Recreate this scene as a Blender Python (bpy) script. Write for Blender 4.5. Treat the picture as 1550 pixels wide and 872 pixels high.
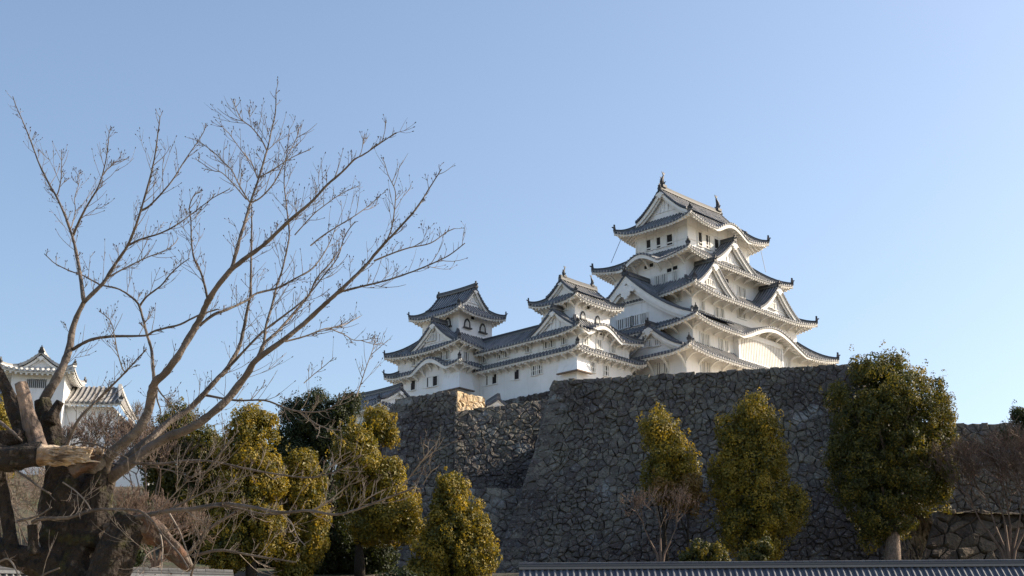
import bpy, math, random
from mathutils import Vector, noise
R = math.radians
SC = bpy.context.scene
COL = SC.collection
for o in list(bpy.data.objects): bpy.data.objects.remove(o)

# ------------------------------------------------------------------ camera, sky, sun, exposure
PITCH = R(17.4); FPX = 2229.0; CX, CY = 775.0, 436.0; EYE = 1.6
cam_d = bpy.data.cameras.new('camera'); cam = bpy.data.objects.new('camera', cam_d); COL.objects.link(cam)
cam.location = (0, 0, EYE); cam.rotation_euler = (R(90) + PITCH, 0, 0)
cam_d.sensor_width = 36; cam_d.lens = 36 * FPX / 1550; cam_d.clip_start = .1; cam_d.clip_end = 9000
SC.camera = cam
SUN_AZ, SUN_EL = 76, 31.5        # azimuth clockwise from the viewing direction (+Y)
w = bpy.data.worlds.new('World'); SC.world = w; w.use_nodes = True
nt = w.node_tree; nt.nodes.clear()
sky = nt.nodes.new('ShaderNodeTexSky'); sky.sky_type = 'NISHITA'; sky.sun_disc = False
sky.sun_elevation = R(SUN_EL); sky.sun_rotation = R(SUN_AZ); sky.altitude = 60
sky.air_density = 1.03; sky.dust_density = 2.1; sky.ozone_density = 1.2
bgn = nt.nodes.new('ShaderNodeBackground'); bgn.inputs[1].default_value = .14
out = nt.nodes.new('ShaderNodeOutputWorld')
nt.links.new(sky.outputs[0], bgn.inputs[0]); nt.links.new(bgn.outputs[0], out.inputs[0])
sd = bpy.data.lights.new('sun', 'SUN'); sd.energy = 5.0; sd.angle = R(.5); sd.color = (1, .86, .68)
sun = bpy.data.objects.new('sun', sd); COL.objects.link(sun)
a_, e_ = R(SUN_AZ), R(SUN_EL)
sdir = Vector((math.sin(a_) * math.cos(e_), math.cos(a_) * math.cos(e_), math.sin(e_)))
sun.rotation_euler = (-sdir).to_track_quat('-Z', 'Y').to_euler(); sun.location = sdir * 300
SC.view_settings.view_transform = 'Standard'; SC.view_settings.look = 'None'
SC.view_settings.exposure = 0.63; SC.view_settings.gamma = 1
SC.render.engine = 'CYCLES'
SC.cycles.max_bounces = 6; SC.cycles.diffuse_bounces = 4

# ------------------------------------------------------------------ photo geometry helpers
SP, CP = math.sin(PITCH), math.cos(PITCH)
def ray(px, py):
    x, u = px - CX, CY - py
    dy = FPX * CP - u * SP
    return x / dy, (FPX * SP + u * CP) / dy
def at(px, py, Y):
    rx, rz = ray(px, py); return Vector((rx * Y, Y, EYE + rz * Y))
AZ = R(43.4)
UX = (math.sin(AZ), math.cos(AZ)); UY = (-math.cos(AZ), math.sin(AZ)); BROT = R(90) - AZ
def uv2w(u, v, z=0): return Vector((UX[0] * u + UY[0] * v, UX[1] * u + UY[1] * v, z))
def on_u(px, py, U):                   # point of the wall plane u = U seen at a pixel
    rx, rz = ray(px, py); Y = U / (rx * UX[0] + UX[1]); return (U, (rx * UY[0] + UY[1]) * Y, EYE + rz * Y)
def on_v(px, py, V):
    rx, rz = ray(px, py); Y = V / (rx * UY[0] + UY[1]); return ((rx * UX[0] + UX[1]) * Y, V, EYE + rz * Y)

# ------------------------------------------------------------------ object helpers
def tag(o, label=None, cat=None, group=None, kind=None):
    if label: o['label'] = label
    if cat: o['category'] = cat
    if group: o['group'] = group
    if kind: o['kind'] = kind
    return o
def empty(name, loc, rz=0, **k):
    o = bpy.data.objects.new(name, None); o.location = loc; o.rotation_euler = (0, 0, rz)
    o.empty_display_size = .5; COL.objects.link(o); return tag(o, **k)
class MB:
    def __init__(s): s.v = []; s.f = []; s.t = []; s.tone = 0.5
    def vert(s, p): s.v.append(tuple(p)); return len(s.v) - 1
    def face(s, *i): s.f.append(i); s.t.append(s.tone)
    def quad(s, a, b, c, d):
        n = len(s.v); s.v += [tuple(a), tuple(b), tuple(c), tuple(d)]; s.face(n, n + 1, n + 2, n + 3)
    def box(s, x0, x1, y0, y1, z0, z1):
        n = len(s.v)
        s.v += [(x0,y0,z0),(x1,y0,z0),(x1,y1,z0),(x0,y1,z0),(x0,y0,z1),(x1,y0,z1),(x1,y1,z1),(x0,y1,z1)]
        for f in ((0,3,2,1),(4,5,6,7),(0,1,5,4),(1,2,6,5),(2,3,7,6),(3,0,4,7)): s.face(*[n + i for i in f])
    def hexa(s, P):                     # 8 points: bottom ring, top ring
        n = len(s.v); s.v += [tuple(p) for p in P]
        for f in ((0,3,2,1),(4,5,6,7),(0,1,5,4),(1,2,6,5),(2,3,7,6),(3,0,4,7)): s.face(*[n + i for i in f])
    def sweep(s, pts, w, h, side=None, up=(0, 0, 1)):   # rectangular bar along points; w across, h along up (bottom on the points)
        prev = None; up = Vector(up); pts = [Vector(p) for p in pts]
        for i, p in enumerate(pts):
            d = (pts[min(i + 1, len(pts) - 1)] - pts[max(i - 1, 0)]).normalized()
            sd_ = Vector(side) if side else d.cross(up).normalized()
            ww = w[i] if isinstance(w, (list, tuple)) else w; hh = h[i] if isinstance(h, (list, tuple)) else h
            q = [p - sd_ * ww / 2, p + sd_ * ww / 2, p + sd_ * ww / 2 + up * hh, p - sd_ * ww / 2 + up * hh]
            r = [s.vert(x) for x in q]
            if prev:
                for k in range(4): s.face(prev[k], prev[(k + 1) % 4], r[(k + 1) % 4], r[k])
            else: s.face(*r[::-1])
            prev = r
        s.face(*prev)
    def tube(s, pts, rad, n=6, cap=True, jit=0, sq=1.0):
        pts = [Vector(p) for p in pts]; prev = None; ref = None
        for i, p in enumerate(pts):
            d = (pts[min(i + 1, len(pts) - 1)] - pts[max(i - 1, 0)])
            if d.length < 1e-6: d = Vector((0, 0, 1))
            d.normalize()
            if ref is None: ref = d.orthogonal().normalized()
            ref = (ref - d * ref.dot(d))
            if ref.length < 1e-4: ref = d.orthogonal()
            ref.normalize(); b = d.cross(ref)
            r = rad[i] if isinstance(rad, (list, tuple)) else rad
            ring = []
            for k in range(n):
                a = 2 * math.pi * k / n; rr = r * (1 + (random.uniform(-jit, jit) if jit else 0))
                ring.append(s.vert(p + (ref * math.cos(a) + b * math.sin(a)) * rr))
            if prev:
                for k in range(n): s.face(prev[k], prev[(k + 1) % n], ring[(k + 1) % n], ring[k])
            elif cap: s.face(*ring[::-1])
            prev = ring
        if cap: s.face(*prev)
    def build(s, name, mat, parent=None, off=(0, 0, 0), smooth=False, tone=False, **k):
        me = bpy.data.meshes.new(name)
        ox, oy, oz = off
        me.from_pydata([(x - ox, y - oy, z - oz) for x, y, z in s.v], [], s.f)
        me.materials.append(mat)
        if tone:
            at_ = me.attributes.new('tone', 'FLOAT', 'FACE'); at_.data.foreach_set('value', s.t)
        if smooth: me.polygons.foreach_set('use_smooth', [True] * len(me.polygons))
        me.update()
        o = bpy.data.objects.new(name, me); COL.objects.link(o)
        if parent: o.parent = parent
        return tag(o, **k)

# ------------------------------------------------------------------ materials
def mat(name, col, rough=.8, col2=None, scale=3., detail=6, bump=0., bscale=20., spec=.3, tone=None, contrast=(.35, .65), dirt=None, bdist=.05):
    m = bpy.data.materials.new(name); m.use_nodes = True; n = m.node_tree.nodes; l = m.node_tree.links
    b = n['Principled BSDF']; b.inputs['Roughness'].default_value = rough
    b.inputs['Specular IOR Level'].default_value = spec
    tc = n.new('ShaderNodeTexCoord'); c_ = None
    def rgb(c):
        x = n.new('ShaderNodeRGB'); x.outputs[0].default_value = (*c, 1); return x.outputs[0]
    def mix(fac, a, bb, mode='MIX'):
        x = n.new('ShaderNodeMix'); x.data_type = 'RGBA'; x.blend_type = mode
        if isinstance(fac, (int, float)): x.inputs[0].default_value = fac
        else: l.new(fac, x.inputs[0])
        l.new(a, x.inputs[6]); l.new(bb, x.inputs[7]); return x.outputs[2]
    def nz(sc, dt, lo, hi, stretch=None):
        t = n.new('ShaderNodeTexNoise'); t.inputs['Scale'].default_value = sc; t.inputs['Detail'].default_value = dt
        if stretch:
            mp = n.new('ShaderNodeMapping'); mp.inputs['Scale'].default_value = stretch
            l.new(tc.outputs['Object'], mp.inputs[0]); l.new(mp.outputs[0], t.inputs[0])
        else: l.new(tc.outputs['Object'], t.inputs[0])
        r = n.new('ShaderNodeMapRange'); r.inputs[1].default_value = lo; r.inputs[2].default_value = hi
        l.new(t.outputs[0], r.inputs[0]); return r.outputs[0]
    c_ = rgb(col)
    if tone:                            # tone: second and third colour picked by the per-face attribute
        at_ = n.new('ShaderNodeAttribute'); at_.attribute_name = 'tone'
        rp = n.new('ShaderNodeValToRGB'); l.new(at_.outputs['Fac'], rp.inputs[0])
        els = rp.color_ramp.elements
        cols = [col] + list(tone)
        els[0].color = (*cols[0], 1); els[0].position = 0; els[1].color = (*cols[-1], 1); els[1].position = 1
        for i, cc in enumerate(cols[1:-1]):
            q = els.new((i + 1) / (len(cols) - 1)); q.color = (*cc, 1)
        c_ = rp.outputs[0]
    if col2: c_ = mix(nz(scale, detail, *contrast), c_, rgb(col2))
    for d in (dirt or []):              # (colour, scale, lo, hi, strength, stretch)
        f = nz(d[1], 8, d[2], d[3], d[5] if len(d) > 5 else None)
        q = n.new('ShaderNodeMath'); q.operation = 'MULTIPLY'; l.new(f, q.inputs[0]); q.inputs[1].default_value = d[4]
        c_ = mix(q.outputs[0], c_, rgb(d[0]))
    l.new(c_, b.inputs['Base Color'])
    if bump:
        t = n.new('ShaderNodeTexNoise'); t.inputs['Scale'].default_value = bscale; t.inputs['Detail'].default_value = 8
        l.new(tc.outputs['Object'], t.inputs[0])
        bp = n.new('ShaderNodeBump'); bp.inputs['Strength'].default_value = bump; bp.inputs['Distance'].default_value = bdist
        l.new(t.outputs[0], bp.inputs['Height']); l.new(bp.outputs[0], b.inputs['Normal'])
    return m
M = {}
M['plaster'] = mat('white_plaster', (.87, .86, .85), .85, (.82, .81, .80), .35, dirt=[((.42, .41, .39), 1.0, .56, .80, .45, (2.2, 2.2, .3)), ((.68, .68, .67), .25, .45, .65, .5)], bump=.15, bscale=6)
M['trim'] = mat('white_trim', (.83, .82, .79), .85, (.75, .74, .71), 1.2)
M['tile'] = mat('grey_roof_tile', (.075, .085, .108), .62, tone=[(.105, .118, .145), (.44, .43, .41)], spec=.3, bump=.2, bscale=5, dirt=[((.045, .05, .055), .7, .5, .7, .7), ((.16, .165, .15), 2.2, .58, .75, .5)])
M['tilelight'] = mat('plastered_roof_tile', (.30, .295, .285), .7, tone=[(.48, .47, .45), (.74, .72, .68)], dirt=[((.2, .19, .18), .9, .5, .7, .5)])
M['tiledark'] = mat('blue_grey_roof_tile', (.05, .06, .082), .6, tone=[(.08, .09, .115), (.17, .18, .20)], spec=.35, dirt=[((.03, .034, .04), 1.6, .5, .7, .6), ((.14, .145, .12), 4, .6, .75, .5)], bump=.4, bscale=14, bdist=.02)
M['tilegrey'] = mat('weathered_roof_tile', (.13, .125, .12), .75, tone=[(.20, .19, .18), (.50, .48, .45)], dirt=[((.07, .07, .06), 1.2, .5, .7, .6)], bump=.4, bscale=12, bdist=.02)
M['ridge'] = mat('ridge_tile', (.05, .055, .065), .6, tone=[(.08, .085, .095), (.17, .17, .168)], spec=.3)
M['dark'] = mat('dark_opening', (.022, .02, .02), .7)
M['shade'] = mat('window_shutter', (.13, .125, .12), .8)
M['bronze'] = mat('dark_ornament_tile', (.035, .037, .042), .55, (.06, .06, .065), 4)
M['stone'] = mat('dry_stone', (.090, .078, .074), .92, tone=[(.120, .106, .098), (.148, .132, .112), (.20, .18, .145), (.132, .125, .128)], col2=(.14, .13, .105), scale=.5, contrast=(.45, .75),
                 dirt=[((.055, .046, .048), .09, .42, .60, .8), ((.07, .055, .045), .8, .5, .68, .5), ((.36, .37, .37), .30, .62, .72, .6), ((.30, .30, .27), 3.5, .56, .72, .6), ((.05, .045, .04), 5.0, .55, .7, .6), ((.26, .25, .20), 2.4, .62, .75, .35)], bump=.9, bscale=4.5, bdist=.12, spec=.15)
M['litstone'] = mat('sunlight_tinted_stone', (.48, .35, .22), .9, tone=[(.60, .46, .29), (.68, .56, .4)], bump=.8, bscale=4, bdist=.1, spec=.15)  # lit copy of the wall stone: warm sunlight put into the colour
M['bankstone'] = mat('brown_bank_stone', (.05, .038, .030), .95, tone=[(.075, .058, .043), (.11, .085, .06)], bump=1, bscale=3, bdist=.2, dirt=[((.05, .04, .03), .5, .5, .7, .7)])
M['joint'] = mat('stone_joint', (.075, .07, .065), .95)
M['ground'] = mat('slope_ground', (.07, .055, .045), .95, (.05, .06, .03), .25, dirt=[((.16, .12, .075), .8, .5, .7, .5)], bump=.8, bscale=2, bdist=.3)
M['sand'] = mat('sandy_court', (.56, .47, .35), .95, (.34, .30, .24), .4, bump=.3, bscale=4)
M['lawn'] = mat('pale_winter_lawn', (.40, .33, .22), .95, (.33, .27, .17), .3, dirt=[((.22, .20, .11), .08, .5, .6, .5)])
M['grass'] = mat('dry_grass', (.30, .23, .11), .95, (.20, .17, .07), 1.5, bump=.8, bscale=6, bdist=.2)
M['bark'] = mat('grey_bark', (.14, .115, .098), .9, (.07, .058, .05), 6, bump=1, bscale=22, bdist=.03, dirt=[((.24, .20, .165), 14, .55, .7, .6)])
M['trunkbark'] = mat('gnarled_bark', (.050, .038, .030), .95, (.020, .016, .013), 6, bump=1, bscale=16, bdist=.13, dirt=[((.075, .070, .022), 6, .58, .70, .6), ((.16, .13, .105), 13, .60, .72, .6), ((.012, .010, .009), 26, .55, .66, .8, (1, 1, .35))])
M['palewood'] = mat('split_bare_wood', (.54, .43, .31), .85, (.22, .14, .08), 5, dirt=[((.07, .045, .03), 4, .52, .62, .85, (1, 1, 6))], bump=1, bscale=16, bdist=.06)
M['redwood'] = mat('reddish_bare_wood', (.15, .08, .05), .95, (.06, .045, .035), 7, bump=1, bscale=13, bdist=.09, dirt=[((.16, .14, .12), 6, .48, .6, .85)])
M['stub'] = mat('weathered_bare_wood', (.27, .20, .155), .9, (.12, .09, .075), 8, dirt=[((.05, .04, .035), 6, .5, .62, .8, (3, 3, .5))], bump=1, bscale=15, bdist=.04)
M['twig'] = mat('twig', (.26, .22, .185), .9, (.13, .105, .085), 5)
M['bud'] = mat('bud', (.055, .035, .028), .9)
M['redtwig'] = mat('red_twig', (.175, .125, .098), .9, (.10, .07, .055), 1.)
M['greytwig'] = mat('grey_twig', (.20, .165, .13), .9, (.12, .095, .07), 1.)
def leafmat(name, a, b, c):
    m = mat(name, a, .55, tone=[b, c], spec=.35, col2=b, scale=.25, contrast=(.45, .8))
    n, l = m.node_tree.nodes, m.node_tree.links; b_ = n['Principled BSDF']; t = n.new('ShaderNodeBsdfTranslucent')
    src = b_.inputs['Base Color'].links[0].from_socket; g_ = n.new('ShaderNodeMix'); g_.data_type = 'RGBA'; g_.blend_type = 'MULTIPLY'; g_.inputs[0].default_value = 1
    l.new(src, g_.inputs[6]); g_.inputs[7].default_value = (2.3, 2.1, .8, 1); l.new(g_.outputs[2], t.inputs[0])
    mx = n.new('ShaderNodeMixShader'); mx.inputs[0].default_value = .26; l.new(b_.outputs[0], mx.inputs[1]); l.new(t.outputs[0], mx.inputs[2])
    l.new(mx.outputs[0], n['Material Output'].inputs[0]); return m
M['leaf_gold'] = leafmat('olive_leaf', (.052, .060, .016), (.165, .135, .020), (.36, .25, .028))
M['leaf_green'] = leafmat('green_leaf', (.028, .040, .017), (.070, .072, .017), (.22, .165, .025))
M['leaf_dark'] = leafmat('dark_leaf', (.018, .028, .014), (.030, .042, .016), (.055, .060, .018))
M['leaf_brown'] = leafmat('bronze_leaf', (.10, .062, .018), (.15, .09, .024), (.18, .12, .035))
M['metal'] = mat('dark_cable', (.05, .05, .05), .5)
PARTS = {}

# ------------------------------------------------------------------ castle building kit (coordinates u, v, z)
TP = .50
class Bld:
    def __init__(s, name, u, v, z, **k):
        s.o = (u, v, z); s.e = empty(name, uv2w(u, v, z), BROT, **k)
    def add(s, mb, name, m, parent=None, **k):
        return mb.build(name, m, parent or s.e, s.o, **k)

class Tier:
    """hipped skirt roof between an eave rectangle and the wall of the storey above"""
    def __init__(s, outer, inner, ze, zi, lift=.7, oh=2.1, bumps=(), c=.35, holes=(), flat=''):
        s.flat = flat
        s.x0, s.x1, s.y0, s.y1 = outer; s.ix0, s.ix1, s.iy0, s.iy1 = inner
        s.ze, s.zi, s.lift, s.oh, s.bumps, s.c, s.holes = ze, zi, lift, oh, bumps, c, holes
    def side(s, k):
        if k == 'S': return s.x0, s.x1, s.iy0 - s.y0, s.ix0 - s.x0, s.x1 - s.ix1
        if k == 'N': return s.x0, s.x1, s.y1 - s.iy1, s.ix0 - s.x0, s.x1 - s.ix1
        if k == 'W': return s.y0, s.y1, s.ix0 - s.x0, s.iy0 - s.y0, s.y1 - s.iy1
        return s.y0, s.y1, s.x1 - s.ix1, s.iy0 - s.y0, s.y1 - s.iy1
    def P(s, k, a, d, z):
        return {'S': (a, s.y0 + d, z), 'N': (a, s.y1 - d, z), 'W': (s.x0 + d, a, z), 'E': (s.x1 - d, a, z)}[k]
    def e(s, k, a):
        a0, a1, run, ra, rb = s.side(k); return min((a - a0) / ra if ra > .01 else 9, (a1 - a) / rb if rb > .01 else 9)
    def dmax(s, k, a): return s.side(k)[2] * max(0, min(1, s.e(k, a)))
    def z(s, k, a, d):
        a0, a1, run, ra, rb = s.side(k); t = 1 - d / max(run, .01); e = s.e(k, a)
        z = s.zi + (s.ze - s.zi) * (t * (1 + s.c * (1 - t))) + s.lift * max(0, 1 - e / 1.7) ** 2 * max(0, t) ** 1.4
        if s.flat and s.lift and (k + ('0' if a < (a0 + a1) / 2 else '1')) in s.flat: z -= s.lift * max(0, 1 - e / 1.7) ** 2 * max(0, t) ** 1.4
        for (kk, ac, hw, bh) in s.bumps:
            if kk == k and abs(a - ac) < hw:
                q = abs(a - ac) / hw; zz = s.ze + bh * (.5 + .5 * math.cos(math.pi * q)) ** .85 + .10 * d - .25 * q * q
                z = max(z, zz)
        return z
    def roof(s, b, name='roof', sides='SWNE', tm=None, rm=None, rafters='SWNE', finial=True, hips=True, **kw):
        mb = MB(); ea = MB(); n = 6
        for k in sides:
            a0, a1, run, ra, rb = s.side(k); cols = []
            m_ = max(1, int((a1 - a0) / TP)); p = (a1 - a0) / m_
            for i in range(m_):
                for (fo, hh, tn) in ((0, 0, .15), (.45, 0, .15), (.56, .13, .9), (.84, .13, .9)):
                    cols.append((a0 + (i + fo) * p, hh, tn))
            cols.append((a1, 0, .2)); prev = None; ptn = 0
            for (a, hh, tn) in cols:
                dm = s.dmax(k, a); col = []
                for j in range(n + 1):
                    d = dm * j / n; col.append(mb.vert(s.P(k, a, d, s.z(k, a, d) + hh)))
                col.append(mb.vert(s.P(k, a, 0, s.z(k, a, 0) - .16)))
                if prev:
                    mb.tone = max(0, min(1, (ptn if ptn == tn else .35) + random.uniform(-.1, .1)))
                    for j in range(n): mb.face(prev[j], col[j], col[j + 1], prev[j + 1])
                    mb.face(prev[n + 1], col[n + 1], col[0], prev[0])
                prev, ptn = col, tn
            # white fascia, soffit and rafters
            mm = max(2, int((a1 - a0) / .5)); prev = None
            for i in range(mm + 1):
                a = a0 + (a1 - a0) * i / mm; a = min(max(a, a0 + .02), a1 - .02)
                dm = s.dmax(k, a); q0 = min(.10, dm); q1 = min(s.oh + .15, dm)
                bz = 0
                for (kk, ac, hw, bh) in s.bumps:
                    if kk == k and abs(a - ac) < hw: bz = .35 * (1 - (abs(a - ac) / hw) ** 4)
                z0 = s.z(k, a, 0)
                zt = s.z(k, a, q0); zs = s.z(k, a, q1); zm = s.z(k, a, (q0 + q1) / 2)
                q = [ea.vert(s.P(k, a, q0, z0 - .14)), ea.vert(s.P(k, a, q0, z0 - .30 - bz)), ea.vert(s.P(k, a, q0 + .12, z0 - .31 - bz)), ea.vert(s.P(k, a, q0 + .13, z0 - .2)),
                     ea.vert(s.P(k, a, (q0 + q1) / 2, zm - .3)), ea.vert(s.P(k, a, q1, zs - .5))]
                if prev:
                    for j in range(5): ea.face(prev[j], prev[j + 1], q[j + 1], q[j])
                prev = q
            if k in rafters:
                nr = int((a1 - a0) / .52)
                for i in range(1, nr):
                    a = a0 + (a1 - a0) * i / nr; dm = s.dmax(k, a); q1 = min(s.oh + .1, dm)
                    if q1 < .5: continue
                    inb = any(kk == k and abs(a - ac) < hw for (kk, ac, hw, bh) in s.bumps)
                    pts = [s.P(k, a, q, s.z(k, a, q) - .52) for q in (.16, q1 * .5, q1)]
                    ea.sweep(pts, .2, .24, side={'S': (1, 0, 0), 'N': (1, 0, 0), 'W': (0, 1, 0), 'E': (0, 1, 0)}[k])
        r = b.add(mb, name, tm or M['tile'], tone=True, **kw)
        b.add(ea, 'eaves', M['trim'], r)
        if hips:
            for (cx, cy, ix, iy, k1) in ((s.x0, s.y0, s.ix0, s.iy0, 'S'), (s.x1, s.y0, s.ix1, s.iy0, 'S'), (s.x0, s.y1, s.ix0, s.iy1, 'N'), (s.x1, s.y1, s.ix1, s.iy1, 'N')):
                if not any(c in sides for c in ('W' if cx == s.x0 else 'E') + k1): continue
                run = s.side(k1)[2]; pts = []
                if run < .05: continue
                for j in range(9):
                    t = j / 8; pts.append((cx + (ix - cx) * t, cy + (iy - cy) * t, s.z(k1, min(max(cx + (ix - cx) * t, s.x0 + .01), s.x1 - .01), run * t) + .03))
                hb = MB(); hb.tone = .95
                hb.sweep([Vector(p) + Vector((0, 0, .0)) for p in pts], .42, .16); hb.tone = .1
                hb.sweep([Vector(p) + Vector((0, 0, .16)) for p in pts], .34, .22)
                h = b.add(hb, 'hip_ridge', rm or M['ridge'], r, tone=True)
                if finial:
                    p = Vector(pts[0]) * .82 + Vector(pts[1]) * .18 if s.oh > 1.8 else Vector(pts[0]) * .9 + Vector(pts[1]) * .1
                    fb = MB(); demon_tile(fb, p + Vector((0, 0, .2)), Vector((cx - ix, cy - iy, 0)).normalized(), .85 if s.oh > 1.8 else .6)
                    b.add(fb, 'finial', M['bronze'], r)
        return r
    def wall(s, b, zb, name='wall', sides='SWNE', flare=0):
        mb = MB(); o = s.oh
        for k in sides:
            a0, a1 = s.side(k)[:2]; a0 += o; a1 -= o; m_ = max(2, int((a1 - a0) / .5)); prev = None
            for i in range(m_ + 1):
                a = a0 + (a1 - a0) * i / m_; zt = s.z(k, a, o) - .4
                q = [mb.vert(s.P(k, a, o, zb)), mb.vert(s.P(k, a, o, zt))]
                if prev: mb.face(prev[0], q[0], q[1], prev[1])
                prev = q
        return b.add(mb, name, M['plaster'])
    def brackets(s, b, roof, sides='SW', step=2.0, drop=1.5, reach=None):
        reach = reach or s.oh * .72
        for k in sides:
            a0, a1 = s.side(k)[:2]; a0 += s.oh + .15; a1 -= s.oh + .15; n = max(2, round((a1 - a0) / step))
            for i in range(n + 1):
                a = a0 + (a1 - a0) * i / n; mb = MB(); pts = []
                for j in range(5):
                    t = j / 4; d = s.oh - .02 - reach * t
                    zt = s.z(k, a, max(0, d)) - .66
                    pts.append(s.P(k, a, d, zt - (drop * (1 - t) ** 1.7)))
                mb.sweep(pts, .26, .24, side=(1, 0, 0) if k in 'SN' else (0, 1, 0))
                b.add(mb, 'bracket', M['trim'], roof)

def demon_tile(mb, p, d, h):
    """upright ridge-end ornament: shoulders, body and horn"""
    sd_ = Vector((-d.y, d.x, 0))
    prof = [(-.42, 0), (-.5, .3), (-.3, .42), (-.22, .66), (-.08, .74), (-.06, 1.05), (.06, 1.05), (.08, .74), (.22, .66), (.3, .42), (.5, .3), (.42, 0)]
    f = []; g = []
    for (x, z) in prof:
        q = p + sd_ * x * h * .8 + Vector((0, 0, z * h)); f.append(mb.vert(q + d * .14 * h)); g.append(mb.vert(q - d * .14 * h))
    mb.face(*f); mb.face(*g[::-1])
    for i in range(len(f)):
        j = (i + 1) % len(f); mb.face(f[j], f[i], g[i], g[j])
    mb.tube([p + d * .1 * h + Vector((0, 0, .45 * h)), p + d * .42 * h + Vector((0, 0, .62 * h))], [.12 * h, .09 * h], 6)

def shachi(b, roof, p, d, h):
    mb = MB(); d = Vector(d); U = Vector((0, 0, 1)); P = Vector(p)
    path = [P - d * .25 * h, P - d * .02 * h + U * .10 * h, P + d * .07 * h + U * .3 * h, P + d * .02 * h + U * .52 * h, P - d * .10 * h + U * .72 * h, P - d * .12 * h + U * .86 * h]
    mb.tube(path, [.07 * h, .15 * h, .15 * h, .11 * h, .06 * h, .035 * h], 8)
    s_ = Vector((-d.y, d.x, 0))
    for (a, l) in ((-1, .26), (0, .3), (1, .26)):
        q = P - d * .12 * h + U * .82 * h; t = q + U * l * h * .75 + d * a * l * h * .65
        mb.hexa([q - s_ * .03 * h - d * .05 * h, q + s_ * .03 * h - d * .05 * h, q + s_ * .03 * h + d * .05 * h, q - s_ * .03 * h + d * .05 * h,
                 t - s_ * .015 * h - d * .02, t + s_ * .015 * h - d * .02, t + s_ * .015 * h + d * .02, t - s_ * .015 * h + d * .02])
    for (zz, l) in ((.28, .2), (.5, .16)):
        q = P + d * .1 * h + U * zz * h; t = q + d * l * h + U * .1 * h
        mb.hexa([q - s_ * .03 * h - U * .05 * h, q + s_ * .03 * h - U * .05 * h, q + s_ * .03 * h + U * .05 * h, q - s_ * .03 * h + U * .05 * h,
                 t - s_ * .01 * h - U * .02, t + s_ * .01 * h - U * .02, t + s_ * .01 * h + U * .02, t - s_ * .01 * h + U * .02])
    for sg in (-1, 1): mb.tube([P + s_ * .1 * h * sg + U * .15 * h, P + s_ * .26 * h * sg + U * .28 * h], [.06 * h, .015 * h], 5)
    mb.box(P.x - .2 * h, P.x + .2 * h, P.y - .2 * h, P.y + .2 * h, P.z - .12 * h, P.z + .06 * h)
    b.add(mb, 'fish_ornament', M['bronze'], roof, smooth=False)

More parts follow.
